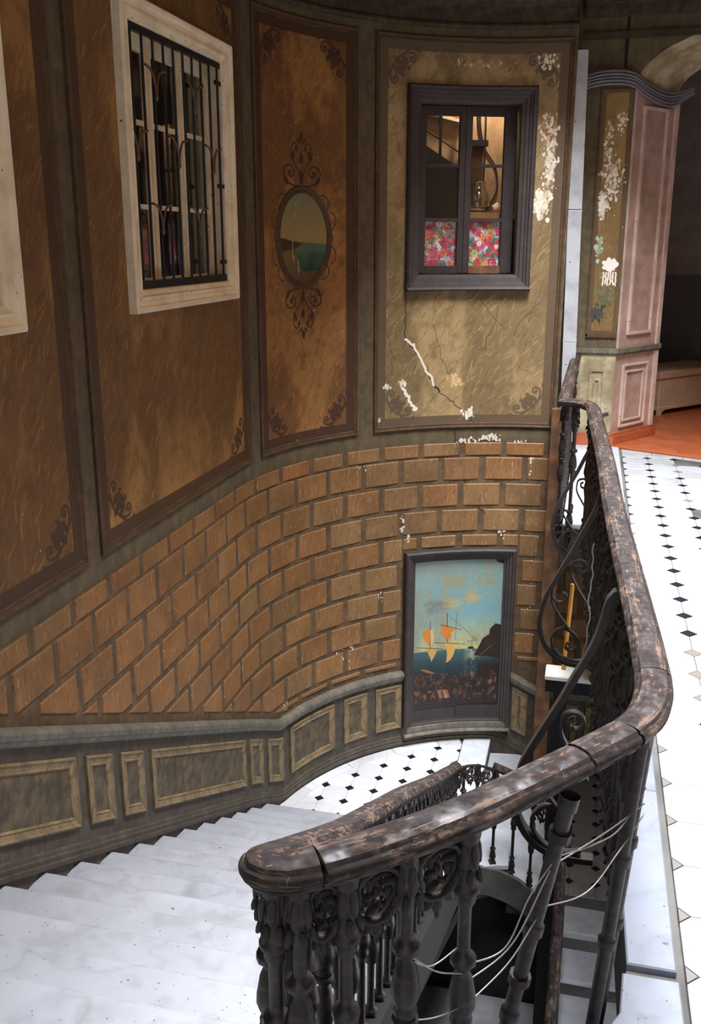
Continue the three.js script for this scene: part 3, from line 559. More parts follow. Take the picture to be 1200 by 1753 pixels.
{ // steps turning round the end of the well, small landing, flight back under the upper landing
  const st = thing('staircase', 'lower marble steps turning round the well and running under the upper landing', 'stairs');
  const wellA = x => 6.02 + Math.sqrt(Math.max(0, 0.43 * 0.43 - (x + 0.3) * (x + 0.3)));
  const step = (x0, x1, y) => {
    const p = []; for (let i = 0; i <= 4; i++) { const x = lerp(x0, x1, i / 4); p.push([x, wellA(x)]); } for (let i = 4; i >= 0; i--) { const x = lerp(x0, x1, i / 4); p.push([x, arcA(Math.min(x, 1.5))]); }
    mesh('tread', plan(p, y - 0.04, y, 0.006), M.marble, st);
    const q = []; for (let i = 0; i <= 4; i++) { const x = lerp(x0 + 0.02, x1 - 0.02, i / 4); q.push([x, wellA(x) + 0.02]); } q.push([x1 - 0.02, arcA(x1 - 0.02)], [x0 + 0.02, arcA(x0 + 0.02)]);
    mesh('riser', plan(q, y - 0.3, y - 0.04), M.string, st);
  };
  step(-0.68, -0.34, YL - 0.152); step(-0.36, -0.08, YL - 0.304);
  const y = YL - 0.456;
  stone(st, [[-0.1, 6.34], [0.06, 6.2], [1.5, 6.2], [1.5, 8.64], [-0.1, 8.64]], y - 0.2, y - 0.012, M.cement, 'landing_slab', 0);
  tiles(st, 0.126 - 0.2108 * 2, 7.0 - 0.2108 * 2, 0.2108, 0.2108, 1, 8, 0, 9, y, p => clipHalf(clipHalf(p, 1, 0, 0.09), 0, 1, -6.62), () => M.marbleGrey, () => M.blackTile);
  stone(st, [[0.0, 6.24], [0.05, 6.18], [1.5, 6.18], [1.5, 6.46], [0.2, 6.48], [-0.06, 6.47]], y - 0.05, y + 0.002, M.marble, 'slab', 0.006);
  flight(st, 0.05, 1.5, 6.18 - GO, y - RISE, 8, -1, M.marble, M.string);
  mesh('riser', box(0.05, 1.5, y - RISE - 0.04, y - 0.045, 6.186, 6.199), M.string, st);
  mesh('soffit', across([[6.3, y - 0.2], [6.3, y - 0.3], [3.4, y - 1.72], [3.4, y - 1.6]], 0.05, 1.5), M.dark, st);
  const sp = [[-0.69, 6.15, -2.92], [-0.665, 6.25, -2.95], [-0.58, 6.345, -2.98], [-0.45, 6.42, -3.03], [-0.3, 6.445, -3.1], [-0.15, 6.42, -3.17], [-0.03, 6.345, -3.25], [0.04, 6.22, -3.34], [0.05, 6.0, -3.48], [0.05, 5.0, -3.98], [0.05, 3.5, -4.74]].map(p => V(...p));
  mesh('stringer', sweep(sp.map(p => p), [[-0.02, -0.13], [0.02, -0.13], [0.02, 0.1], [-0.02, 0.1]]), M.string, st);
}
// ---------------------------------------------------------------- the rest of the shell, mostly out of view
{
  const wr = struct('wall_right', 'plain wall on the right of the upper landing'); mesh('plaster', box(2.6, 2.9, -6.3, 8.2, -2.0, 8.65), M.ochre, wr);
  const lw = struct('window_5', 'milky window of the lower flight under the upper landing');
  for (let i = 0; i < 3; i++) for (let j = 0; j < 2; j++) { const a = lerp(LOWER.a0, LOWER.a1, i / 3), y = lerp(LOWER.y0, LOWER.y1, j / 2); mesh('window_pane', box(LOWER.x - 0.01, LOWER.x, y + 0.03, y + (LOWER.y1 - LOWER.y0) / 2 - 0.03, a + 0.03, a + (LOWER.a1 - LOWER.a0) / 3 - 0.03), M.milk, lw); }
  for (let i = 0; i <= 3; i++) { const a = lerp(LOWER.a0, LOWER.a1, i / 3); mesh('glazing_bar', box(LOWER.x - 0.04, LOWER.x + 0.02, LOWER.y0, LOWER.y1, a - 0.03, a + 0.03), M.white, lw); }
  for (let j = 0; j <= 2; j++) { const y = lerp(LOWER.y0, LOWER.y1, j / 2); mesh('glazing_bar', box(LOWER.x - 0.035, LOWER.x + 0.02, y - 0.03, y + 0.03, LOWER.a0, LOWER.a1), M.white, lw); }
  const rear = struct('wall_rear', 'wall behind the camera with the tall stair window'), t = [-2.0, -1.7];
  mesh('plaster', [box(-2.66, REAR.x0, -6.3, 8.2, ...t), box(REAR.x1, 2.9, -6.3, 8.2, ...t), box(REAR.x0, REAR.x1, -6.3, REAR.y0, ...t), box(REAR.x0, REAR.x1, REAR.y1, 6.8, ...t)], M.ochre, rear);
  const w = struct('window_3', 'tall milky stair window behind the camera');
  for (let i = 0; i < 4; i++) for (let j = 0; j < 3; j++) { const x = lerp(REAR.x0, REAR.x1, i / 4), y = lerp(REAR.y0, REAR.y1, j / 3); mesh('window_pane', box(x + 0.03, x + (REAR.x1 - REAR.x0) / 4 - 0.03, y + 0.03, y + (REAR.y1 - REAR.y0) / 3 - 0.03, -1.82, -1.81), M.milk, w); }
  for (let i = 0; i <= 4; i++) { const x = lerp(REAR.x0, REAR.x1, i / 4); mesh('glazing_bar', box(x - 0.032, x + 0.032, REAR.y0, REAR.y1, -1.84, -1.78), M.white, w); }
  for (let j = 0; j <= 3; j++) { const y = lerp(REAR.y0, REAR.y1, j / 3); mesh('glazing_bar', box(REAR.x0, REAR.x1, y - 0.032, y + 0.032, -1.835, -1.785), M.white, w); }
  const c = struct('ceiling', 'ceiling with a wide opening up to the roof light');
  mesh('ceiling_slab', [box(-2.66, SKY.x0, 3.76, 4.0, -2, 8.95), box(SKY.x1, 2.9, 3.76, 4.0, -2, 8.95), box(SKY.x0, SKY.x1, 3.76, 4.0, -2, SKY.a0), box(SKY.x0, SKY.x1, 3.76, 4.0, SKY.a1, 8.95)], M.ochre, c);
  mesh('light_shaft', [box(SKY.x0 - 0.1, SKY.x0, 4, SKY.y, SKY.a0, SKY.a1), box(SKY.x1, SKY.x1 + 0.1, 4, SKY.y, SKY.a0, SKY.a1), box(SKY.x0, SKY.x1, 4, SKY.y, SKY.a0 - 0.1, SKY.a0), box(SKY.x0, SKY.x1, 4, SKY.y, SKY.a1, SKY.a1 + 0.1)], M.ochre, c);
  const k = struct('window_4', 'milky glazed roof light high over the stairwell');
  for (let i = 0; i < 3; i++) for (let j = 0; j < 6; j++) { const x = lerp(SKY.x0, SKY.x1, i / 3), a = lerp(SKY.a0, SKY.a1, j / 6); mesh('window_pane', box(x + 0.03, x + (SKY.x1 - SKY.x0) / 3 - 0.03, SKY.y, SKY.y + 0.012, a + 0.03, a + (SKY.a1 - SKY.a0) / 6 - 0.03), M.milk, k); }
  for (let i = 0; i <= 3; i++) { const x = lerp(SKY.x0, SKY.x1, i / 3); mesh('glazing_bar', box(x - 0.03, x + 0.03, SKY.y - 0.02, SKY.y + 0.05, SKY.a0, SKY.a1), M.white, k); }
  for (let j = 0; j <= 6; j++) { const a = lerp(SKY.a0, SKY.a1, j / 6); mesh('glazing_bar', box(SKY.x0, SKY.x1, SKY.y - 0.015, SKY.y + 0.045, a - 0.03, a + 0.03), M.white, k); }
  const b = struct('floor', 'grey cement floor at the bottom of the well'); mesh('floor_slab', box(-2.7, 2.9, -6.6, -6.3, -2, 9), M.cement, b); mesh('well_slab', box(-2.36, 0.02, -4.4, -4.2, 2.0, 6.5), M.wellFloor, b); mesh('landing_support', box(-2.36, 0.02, -6.3, -3.1, 6.55, 6.7), M.voidWall, b);
}
// ---------------------------------------------------------------- wall behind, pier, splayed jamb, arch, room
const PA = 8.65;
const wallBack = struct('wall_back', 'painted wall and pier at the far end of the upper landing with arched opening');
{
  const s = new THREE.Shape(); s.moveTo(-0.34, -0.02); s.lineTo(-0.34, 3.95); s.lineTo(2.9, 3.95); s.lineTo(2.9, -0.02); s.lineTo(2.75, -0.02); s.lineTo(2.75, 2.95);
  for (let i = 0; i <= 24; i++) { const t = PI * i / 24; s.lineTo(1.49 + 1.26 * Math.cos(t), 2.95 + 0.5 * Math.sin(t)); }
  s.lineTo(0.23, -0.02); s.closePath();
  const g = new THREE.ExtrudeGeometry(s, { depth: 0.28, bevelEnabled: false }); g.translate(0, 0, -PA - 0.28);
  mesh('plaster', boxUV(g), M.stile, wallBack);
  mesh('plaster', box(-0.34, 2.9, -6.3, -0.28, PA, PA + 0.3), M.stile, wallBack);
  const rows = []; for (let i = 0; i <= 24; i++) { const t = PI - PI * i / 24; rows.push([V(1.49 + 1.26 * Math.cos(t), PA + 0.002, 2.95 + 0.5 * Math.sin(t)), V(1.49 + 0.89 * Math.cos(t), 9.2, 2.95 + 0.36 * Math.sin(t))]); }
  const back = []; for (let i = 0; i <= 24; i++) { const t = PI - PI * i / 24; back.push([V(1.49 + 0.89 * Math.cos(t), 9.2, 2.95 + 0.36 * Math.sin(t)), V(1.49 + 0.89 * Math.cos(t), 9.3, 2.95 + 0.36 * Math.sin(t))]); }
  mesh('arch_soffit', strips([...rows.map(r => r.slice().reverse())]), M.greenPeel, wallBack); mesh('arch_soffit', strips(back.map(r => r.slice().reverse())), M.bed, wallBack);
  // flat plane helper for this wall: x along X, d out of it
  const pm = (x, y, d) => V(x, PA - d, y);
  // blocks and dado seen low down through the railing
  mesh('brick_bed', box(-0.2, 1.6, -2.6, -0.28, PA - 0.004, PA), M.bed, wallBack);
  for (let r = 0; r < 9; r++) for (let n = -1; n < 5; n++) {
    const top = -0.276 - 0.2332 * r, x0 = -0.08 + 0.3672 * n - (r % 2 ? 0.185 : 0), p = rect(Math.max(-0.19, x0), Math.min(1.55, x0 + 0.318), top - 0.196, top);
    if (p[1][0] - p[0][0] < 0.04) continue; const g2 = block(p, 0.012, -0.004, 0.016, pm); if (g2) mesh('brick', g2, M.brickL[(rnd() * 4) | 0], wallBack);
  }
  mesh('dado_board', box(-0.2, 1.6, -3.2, -2.46, PA - 0.02, PA), M.dado, wallBack);
  mesh('dado_cap', box(-0.2, 1.6, -2.5, -2.44, PA - 0.06, PA), M.dadoCap, wallBack);
  for (const [a, b] of [[-0.1, 0.12], [0.2, 0.44], [0.52, 1.2]]) for (const [u0, u1, v0, v1] of [[a, b, -3.0, -2.95], [a, b, -2.62, -2.57], [a, a + 0.05, -2.95, -2.62], [b - 0.05, b, -2.95, -2.62]]) mesh('dado_panel', box(u0, u1, v0, v1, PA - 0.035, PA - 0.02), M.dadoFrame, wallBack);
  // pier face above the landing: painted stile, green peeling panel, cap, boarded foot
  const pierTex = panelTexture(-0.02, 0.215, 0.98, 2.95, [142, 112, 62], [[156, 124, 70], [108, 84, 44], [120, 116, 74]], [90, 66, 40], (ctx, X, Y, k) => {
    const w = [[226, 216, 196], [238, 232, 218], [200, 186, 160]];
    flakes(ctx, X(0.05), Y(2.5), 16, 90, 110, w, 5); flakes(ctx, X(0.1), Y(2.25), 30, 60, 260, w, 5); flakes(ctx, X(0.03), Y(2.05), 12, 40, 150, w, 8); flakes(ctx, X(0.15), Y(2.7), 18, 40, 50, w, 5);
    blob(ctx, X(0.13), Y(1.56), 26, [240, 232, 220], 0.95); for (let i = 0; i < 6; i++) crack(ctx, [[X(0.08 + 0.02 * i), Y(1.5)], [X(0.08 + 0.02 * i), Y(1.42 - 0.03 * rnd())]], 5, [236, 228, 214], 2);
    flakes(ctx, X(0.03), Y(1.72), 12, 40, 50, [[176, 196, 186], [150, 160, 120]], 8); flakes(ctx, X(0.05), Y(1.15), 24, 30, 160, [[44, 44, 44], [70, 66, 58]], 6); flakes(ctx, X(0.1), Y(1.3), 34, 30, 60, [[104, 108, 70], [90, 90, 60]], 9);
  }, 0.03, 0);
  const pf = new THREE.PlaneGeometry(1, 1); pf.dispose();
  const pg = new THREE.BoxGeometry(0.235, 1.97, 0.006); pg.translate(0.0975, 1.965, -PA + 0.003);
  mesh('painted_panel', pg, std({ map: pierTex, roughness: 0.65 }), wallBack);
  mesh('panel_moulding', [box(-0.035, -0.02, 0.96, 3.0, PA - 0.02, PA), box(-0.035, 0.22, 0.955, 0.98, PA - 0.02, PA)], M.moulding, wallBack);
  mesh('panel_moulding', [box(-0.2, 2.4, 3.32, 3.37, PA - 0.03, PA), box(-0.2, 2.4, 3.48, 3.56, PA - 0.08, PA), box(-0.2, 2.4, 3.56, 3.76, PA - 0.16, PA)], M.cornice, wallBack);
  mesh('pier_panel', box(-0.2, 0.232, 0.0, 0.82, PA - 0.012, PA), M.greenPeel, wallBack);
  for (const [a, b, c, d] of [[0.02, 0.15, 0.66, 0.69], [0.02, 0.035, 0.12, 0.66], [0.135, 0.15, 0.12, 0.66], [0.02, 0.15, 0.1, 0.12], [0.065, 0.105, 0.58, 0.6], [0.06, 0.07, 0.16, 0.58], [0.1, 0.11, 0.16, 0.58]]) mesh('panel_moulding', box(a, b, c, d, PA - 0.026, PA - 0.012), M.greenPeel, wallBack);
  // splayed pink jamb
  const j0 = new THREE.Vector2(0.232, PA), j1 = new THREE.Vector2(0.61, 9.22), L = j0.distanceTo(j1), dx = (j1.x - j0.x) / L, da = (j1.y - j0.y) / L;
  const jm = (x, y, d) => V(j0.x + dx * x + da * d, j0.y + da * x - dx * d, y);
  const jambBox = (x0, x1, y0, y1, d0, d1, c = 0.003) => { const g3 = new THREE.BoxGeometry(x1 - x0, y1 - y0, d1 - d0); g3.translate((x0 + x1) / 2, (y0 + y1) / 2, (d0 + d1) / 2); boxUV(g3); const p = g3.attributes.position, v = new THREE.Vector3(); for (let i = 0; i < p.count; i++) { v.copy(jm(p.getX(i), p.getY(i), p.getZ(i))); p.setXYZ(i, v.x, v.y, v.z); } g3.computeVertexNormals(); return g3; };
  const jamb = struct('trim_2', 'pink panelled jamb splayed beside the dark doorway');
  mesh('jamb_board', jambBox(0, L, 0, 2.95, -0.2, 0), M.pink, jamb);
  const jframe = (x0, x1, y0, y1, t, d, m) => mesh('panel_moulding', [jambBox(x0, x1, y0, y0 + t, 0, d), jambBox(x0, x1, y1 - t, y1, 0, d), jambBox(x0, x0 + t, y0 + t, y1 - t, 0, d), jambBox(x1 - t, x1, y0 + t, y1 - t, 0, d)], m, jamb);
  jframe(0.14, 0.52, 0.97, 2.83, 0.022, 0.022, M.pinkEdge);
  jframe(0.12, 0.53, 0.15, 0.71, 0.016, 0.018, M.pinkEdge); jframe(0.17, 0.47, 0.2, 0.65, 0.014, 0.014, M.pinkEdge);
  mesh('corner_bead', jambBox(L - 0.055, L, 0.1, 2.95, -0.01, 0.018), M.pinkEdge, jamb); mesh('corner_bead', jambBox(0, 0.018, 0.86, 2.95, -0.01, 0.01), M.pinkEdge, jamb);
  mesh('dado_cap', [jambBox(-0.012, L + 0.012, 0.82, 0.86, -0.01, 0.034), jambBox(-0.012, L + 0.01, 0.8, 0.82, -0.01, 0.02)], M.dadoCap, jamb);
  mesh('dado_cap', [box(-0.2, 0.245, 0.82, 0.86, PA - 0.034, PA), box(-0.2, 0.24, 0.8, 0.82, PA - 0.02, PA)], M.dadoCap, wallBack);
  mesh('skirting', [jambBox(-0.02, L + 0.02, 0, 0.085, -0.01, 0.04), jambBox(-0.02, L + 0.02, 0.085, 0.11, -0.01, 0.025)], M.orange, jamb);
  mesh('skirting', [box(-0.2, 0.262, 0, 0.085, PA - 0.04, PA), box(-0.2, 0.25, 0.085, 0.11, PA - 0.025, PA)], M.orange, wallBack);
  const ret = struct('wall_recess', 'return wall beside the corner board'); mesh('plaster', box(-0.4, -0.28, -6.3, 3.76, 8.2, 8.95), M.stile, ret);
  // room beyond
  const room = struct('wall_room', 'dim grey walls of the room beyond the doorway');
  mesh('plaster', [box(0.2, 0.6, 0, 3.6, 9.24, 9.5), box(-0.1, 0.3, 0, 3.6, 9.5, 11.6), box(-0.1, 3.6, 1.4, 3.6, 11.5, 11.7), box(3.4, 3.6, 0, 3.6, 8.95, 11.7), box(2.0, 3.6, 0, 3.6, 8.95, 9.2)], M.roomWall, room);
  mesh('dado_paint', [box(0.2, 3.6, 0, 1.4, 11.49, 11.7), box(0.29, 0.31, 0, 1.4, 9.5, 11.5)], M.roomDado, room);
  mesh('ceiling_slab', box(-0.3, 3.7, 3.6, 3.95, 8.93, 11.8), M.roomWall, room);
  mesh('plaster', [box(0.2, 0.61, 2.94, 3.6, 9.2, 9.3), box(0.6, 2.4, 3.3, 3.6, 9.2, 9.3)], M.roomWall, room);
}
{ // chest standing across the corner of the room
  const c = thing('storage_chest', 'pinkish beige wooden chest with lid on the orange floor of the dim room', 'chest');
  const m = std({ map: M.chest, color: 0xffffff, roughness: 0.5 }), w = 1.1, d = 0.5;
  mesh('body', cbox(0, w, 0.07, 0.37, -d, 0, 0.008), m, c); mesh('lid', cbox(-0.012, w + 0.012, 0.376, 0.455, -d, 0.014, 0.01), m, c);
  mesh('plinth', cbox(-0.006, w + 0.006, 0.05, 0.085, -d, 0.01, 0.006), m, c);
  for (const x of [0, w - 0.14]) { const s = new THREE.Shape(); s.moveTo(0, 0); s.lineTo(0.05, 0); s.quadraticCurveTo(0.06, 0.05, 0.14, 0.055); s.lineTo(0.14, 0.06); s.lineTo(0, 0.06); const g = new THREE.ExtrudeGeometry(s, { depth: 0.03, bevelEnabled: false }); if (x) { g.rotateY(PI); g.translate(0.14, 0, -0.0); } g.translate(x, 0, x ? 0.01 : -0.02); mesh('foot', boxUV(g), m, c); }
  for (const x of [0, w - 0.05]) mesh('foot', box(x, x + 0.05, 0, 0.06, d - 0.05, d - 0.01), m, c);
  c.position.copy(V(0.74, 10.3, 0.008)); c.rotation.y = 0.86;
}
{ // board on the corner and the pipe duct above it
  const b = thing('corner_board', 'worn brown upright board on the corner where the curved wall ends', 'board');
  mesh('plank', across([[8.08, -2.95], [8.08, 0.4], [8.2, 0.4], [8.2, -2.95]], -0.265, -0.135, 0.004), M.rust, b);
  rebase(b, V(-0.2, 8.14, -2.95));
  const d = thing('pipe_duct', 'flat pale grey square duct running up the wall left of the pier', 'pipe');
  const seg = (y0, y1, q = 0) => { const f = y => -0.148 - 0.022 * (y - 0.5); return sweep([V(f(y0), 8.27, y0), V(f(y1), 8.27, y1)], [[-0.054 - q, -0.035 - q], [0.054 + q, -0.035 - q], [0.054 + q, 0.035 + q], [-0.054 - q, 0.035 + q]], { side: new THREE.Vector3(1, 0, 0) }); };
  mesh('duct', seg(0.1, 2.0), M.duct, d); mesh('duct', seg(2.006, 3.18), M.duct, d); mesh('joint', seg(1.985, 2.0, 0.002), M.duct, d); mesh('joint', seg(0.95, 0.965, 0.002), M.duct, d);
  rebase(d, V(-0.15, 8.27, 0.1));
  const k = thing('cable_bundle', 'bundle of grey cables strung in a wave over the top of the pier', 'cables');
  for (let i = 0; i < 5; i++) { const dy = -0.024 * i; mesh('cable', tube([[-0.17, 8.58, 3.045], [-0.05, 8.58, 3.07], [0.1, 8.59, 3.075], [0.21, 8.6, 3.055], [0.31, 8.71, 3.0], [0.43, 8.87, 2.955], [0.56, 9.06, 2.955], [0.72, 9.15, 3.0]].map(([x, a, y], n) => V(x, a - 0.006 * (i % 2), y + dy * (n > 6 ? 0.4 : 1))), 0.0115, 6), M.cable, k); }
  rebase(k, V(0.1, 8.59, 3.0));
  const p = tag(mesh('hanging_cable', tube([[0.14, 8.62, 3.1], [0.14, 8.63, 3.3], [0.145, 8.63, 3.5]].map(q => V(...q)), 0.009, 6), M.black), 'black cable dropping from the cornice to the bundle over the pier', 'cable');
}
// ---------------------------------------------------------------- windows
const casing = [[0, 0], [0, 0.05], [0.012, 0.062], [0.03, 0.058], [0.036, 0.046], [0.06, 0.04], [0.066, 0.05], [0.082, 0.05], [0.088, 0.036], [0.112, 0.03], [0.118, 0.02], [0.118, -0.14]];
const wbox = (s0, s1, y0, y1, d0, d1) => slab(s0, s1, y0, y1, d0, d1);
function whiteWindow(n, s0, s1, label, withGrille) {
  const w = struct('window_' + n, label), y0 = 1.39, y1 = 2.925, a = s0 + 0.118, b = s1 - 0.118, c = y0 + 0.118, d = y1 - 0.118;
  mesh('casing', frame(s0, s1, y0, y1, casing), M.white, w);
  const cols = 3, wd = (b - a) / cols, rows = [c, c + 0.33 * (d - c), c + 0.66 * (d - c), d];
  for (let i = 0; i < cols; i++) {
    const p = a + wd * i, q = p + wd;
    mesh('sash_stile', wbox(p, p + 0.05, c, d, -0.1, -0.075), M.white, w); mesh('sash_stile', wbox(q - 0.035, q, c, d, -0.1, -0.075), M.white, w);
    mesh('sash_rail', wbox(p + 0.05, q - 0.035, c, c + 0.05, -0.1, -0.075), M.white, w); mesh('sash_rail', wbox(p + 0.05, q - 0.035, d - 0.09, d, -0.1, -0.075), M.white, w);
    mesh('meeting_bead', wbox(p - 0.01, p + 0.01, c, d, -0.075, -0.066), M.white, w);
    for (const y of [rows[1], rows[2]]) mesh('glazing_bar', wbox(p + 0.05, q - 0.035, y - 0.012, y + 0.012, -0.098, -0.078), M.white, w);
    for (let j = 0; j < 3; j++) mesh('window_pane', wbox(p + 0.048, q - 0.033, rows[j] + 0.01, rows[j + 1] - 0.01, -0.092, -0.088), M.glass, w);
  }
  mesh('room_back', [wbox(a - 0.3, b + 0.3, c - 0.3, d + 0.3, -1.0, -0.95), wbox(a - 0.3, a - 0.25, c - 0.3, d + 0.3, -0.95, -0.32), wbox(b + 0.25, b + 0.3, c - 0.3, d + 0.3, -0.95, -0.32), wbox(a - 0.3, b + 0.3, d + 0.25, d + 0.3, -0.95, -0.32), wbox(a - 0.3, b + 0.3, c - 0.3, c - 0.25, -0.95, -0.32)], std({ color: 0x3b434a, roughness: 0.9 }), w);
  if (!withGrille) return;
  const g = thing('window_grille', 'black iron grille of upright bars with leaf forks in the white framed window', 'grille'), z = 0.012;
  mesh('bottom_rail', wbox(a + 0.004, b - 0.004, c + 0.004, c + 0.044, z - 0.006, z + 0.006), M.black, g);
  mesh('top_rail', wbox(a + 0.004, b - 0.004, d - 0.034, d - 0.004, z - 0.006, z + 0.006), M.black, g);
  const bs = []; for (let i = 0; i < 10; i++) bs.push(a + 0.055 + (b - a - 0.1) * i / 9);
  for (const s of bs) { const p = mesh('bar', tube([wp(s, c + 0.03, z), wp(s, (c + d) / 2, z), wp(s, d - 0.02, z)], 0.0075, 6, 2), M.black, g); }
  const fm = std({ color: 0x6a4c38, roughness: 0.5, metalness: 0.3 });
  for (const [i, y] of [[2, d - 0.3], [6, d - 0.3], [0, d - 0.62], [4, d - 0.62], [8, d - 0.62], [2, d - 0.98], [6, d - 0.98]]) {
    const s = bs[i], h = (bs[1] - bs[0]) * 0.98, arm = m => tube([[0, -0.02], [m * h * 0.12, 0.05], [m * h * 0.45, 0.105], [m * h, 0.122]].map(([x, q]) => wp(s + x, y + q, z + 0.012)), 0.007, 5);
    const k = new THREE.SphereGeometry(0.013, 8, 6); k.scale(1, 1.5, 1); const kp = wp(s, y - 0.02, z + 0.01); k.translate(kp.x, kp.y, kp.z);
    mesh('leaf_fork', merge([arm(1), arm(-1), k]), fm, g);
  }
  for (const y of [c + 0.12, c + 0.58, d - 0.12]) mesh('anchor', wbox(b - 0.09, b, y - 0.012, y + 0.012, z - 0.005, z + 0.009), M.black, g);
  rebase(g, wp((a + b) / 2, c, z));
}
whiteWindow(1, 4.6, 6.1, 'white framed window with iron grille on the left wall', true);
whiteWindow(0, 2.09, 3.58, 'white framed window cut by the left edge of the picture', false);
{ // dark window in the curved wall: casing follows the curve, sashes and the yard behind stand in its own plane
  const w = struct('window_2', 'dark brown framed window of two casements in the curved wall');
  const prof = [[0, 0], [0, 0.055], [0.014, 0.07], [0.034, 0.066], [0.04, 0.05], [0.058, 0.046], [0.064, 0.036], [0.09, 0.032], [0.096, 0.022], [0.118, 0.016], [0.118, -0.1]];
  mesh('casing', frame(8.045, 9.105, 1.375, 2.92, prof), M.darkFrame, w);
  mesh('sill_moulding', along(8.04, 9.11, [[1.368, 0.0], [1.368, 0.07], [1.38, 0.082], [1.396, 0.07], [1.402, 0.05], [1.43, 0.046], [1.436, 0.03], [1.436, 0]]), M.darkFrame, w);
  const sm = 8.575, th = (sm - CA) / RW;
  const place = o => { o.position.copy(wp(sm, 0, 0)); o.rotation.y = PI / 2 - th; return o; };
  const lb = (x0, x1, y0, y1, z0, z1) => { const g = new THREE.BoxGeometry(x1 - x0, y1 - y0, z1 - z0); g.translate((x0 + x1) / 2, (y0 + y1) / 2, (z0 + z1) / 2); return boxUV(g); };
  const local = (name, geo, m, par = w) => { const o = mesh(name, geo, m, par); place(o); return o; };
  const top = 2.79, bot = 1.5, zs = -0.16;
  const sash = (x0, x1, l, r) => {
    local('sash_stile', cbox(x0, x0 + l, bot, top, zs, zs + 0.045, 0.004), M.sash); local('sash_stile', cbox(x1 - r, x1, bot, top, zs, zs + 0.045, 0.004), M.sash);
    local('sash_rail', lb(x0 + l, x1 - r, top - 0.07, top, zs, zs + 0.042), M.sash); local('sash_rail', lb(x0 + l, x1 - r, bot, bot + 0.06, zs, zs + 0.042), x0 > -0.1 ? M.rust : M.sash);
    const b1 = 2.345, b2 = 1.925;
    local('glazing_bar', lb(x0 + l, x1 - r, b1 - 0.012, b1 + 0.012, zs + 0.004, zs + 0.038), M.sash); local('glazing_bar', lb(x0 + l, x1 - r, b2 - 0.014, b2 + 0.014, zs + 0.004, zs + 0.046), M.sash);
    for (const [p, q] of [[b2, b1], [b1, top - 0.07], [bot + 0.06, b2]]) local('window_pane', lb(x0 + l, x1 - r, p, q, zs + 0.016, zs + 0.02), M.glass);
  };
  sash(-0.42, 0.0, 0.1, 0.05); sash(0.0, 0.42, 0.055, 0.1);
  // yard behind: beige walls, dim stair, shelf
  const y = struct('wall_yard', 'beige walls of the space behind the dark window');
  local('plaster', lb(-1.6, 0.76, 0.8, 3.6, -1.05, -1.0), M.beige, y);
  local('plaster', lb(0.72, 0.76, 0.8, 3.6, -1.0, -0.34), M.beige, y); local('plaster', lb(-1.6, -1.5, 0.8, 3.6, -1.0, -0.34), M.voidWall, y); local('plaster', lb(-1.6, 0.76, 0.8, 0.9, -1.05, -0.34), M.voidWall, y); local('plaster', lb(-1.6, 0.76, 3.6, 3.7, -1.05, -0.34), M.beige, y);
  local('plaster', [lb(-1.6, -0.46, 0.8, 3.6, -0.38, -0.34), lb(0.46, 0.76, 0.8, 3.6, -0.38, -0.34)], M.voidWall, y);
  const stair = place(thing('yard_stair', 'dim sloping stair side with rail seen through the left casement', 'stairs'));
  const sl = new THREE.Shape(); sl.moveTo(-1.0, 1.0); sl.lineTo(0.19, 1.0); sl.lineTo(0.19, 2.36); sl.lineTo(0.12, 2.4); sl.lineTo(-1.0, 3.07); sl.closePath();
  const sg = new THREE.ExtrudeGeometry(sl, { depth: 0.1, bevelEnabled: false }); sg.translate(0, 0, -0.99); mesh('side', boxUV(sg), M.voidWall, stair);
  mesh('rail', tube([new THREE.Vector3(-1.0, 3.2, -0.9), new THREE.Vector3(-0.4, 2.84, -0.9), new THREE.Vector3(0.2, 2.48, -0.9)], 0.008, 6), M.black, stair);
  for (const x of [-0.03, -0.5]) mesh('post', lb(x - 0.011, x + 0.011, 2.4 - 0.6 * x, 3.3, -0.91, -0.888), M.black, stair);
  mesh('bracket', lb(0.16, 0.18, 2.58, 2.72, -0.93, -0.9), M.black, stair);
  const be = place(thing('white_beam', 'white painted beam under an orange board behind the left casement', 'beam'));
  const bs = (y0, y1, z, m, nm) => { const q = new THREE.Shape(); q.moveTo(-1.2, 3.04 + y0); q.lineTo(0.2, 2.75 + y0); q.lineTo(0.2, 2.75 + y1); q.lineTo(-1.2, 3.04 + y1); q.closePath(); const g = new THREE.ExtrudeGeometry(q, { depth: z, bevelEnabled: false }); g.translate(0, 0, -0.99); mesh(nm, boxUV(g), m, be); };
  bs(0, 0.028, 0.08, M.white, 'beam'); bs(0.03, 0.3, 0.06, M.orange, 'board');
  const sh = place(thing('shelf', 'dusty wooden shelf behind the right casement', 'shelf')); mesh('board', lb(0.02, 0.5, 1.93, 1.985, -0.42, -0.2), std({ map: M.beige.map, color: 0xc8a888, roughness: 0.8 }), sh);
  const jar = place(thing('glass_jar', 'empty rounded glass jar standing on the shelf behind the window', 'jar'));
  const jg = new THREE.LatheGeometry([[0.0, 0.0], [0.075, 0.0], [0.084, 0.012], [0.087, 0.05], [0.083, 0.1], [0.066, 0.14], [0.05, 0.155], [0.048, 0.185], [0.052, 0.19], [0.046, 0.19], [0.044, 0.156], [0.06, 0.138], [0.077, 0.1], [0.081, 0.05], [0.078, 0.016], [0.0, 0.012]].map(p => new THREE.Vector2(...p)), 24);
  jg.scale(1.2, 1.3, 1.2); jg.translate(0.165, 1.986, -0.31); mesh('body', jg, M.jar, jar); const tr = new THREE.TorusGeometry(0.05, 0.005, 6, 24); tr.rotateX(PI / 2); tr.scale(1.2, 1, 1.2); tr.translate(0.165, 2.228, -0.31); mesh('rim', tr, M.jar, jar);
  const cup = place(thing('cup', 'small white cup lying beside the glass jar', 'cup'));
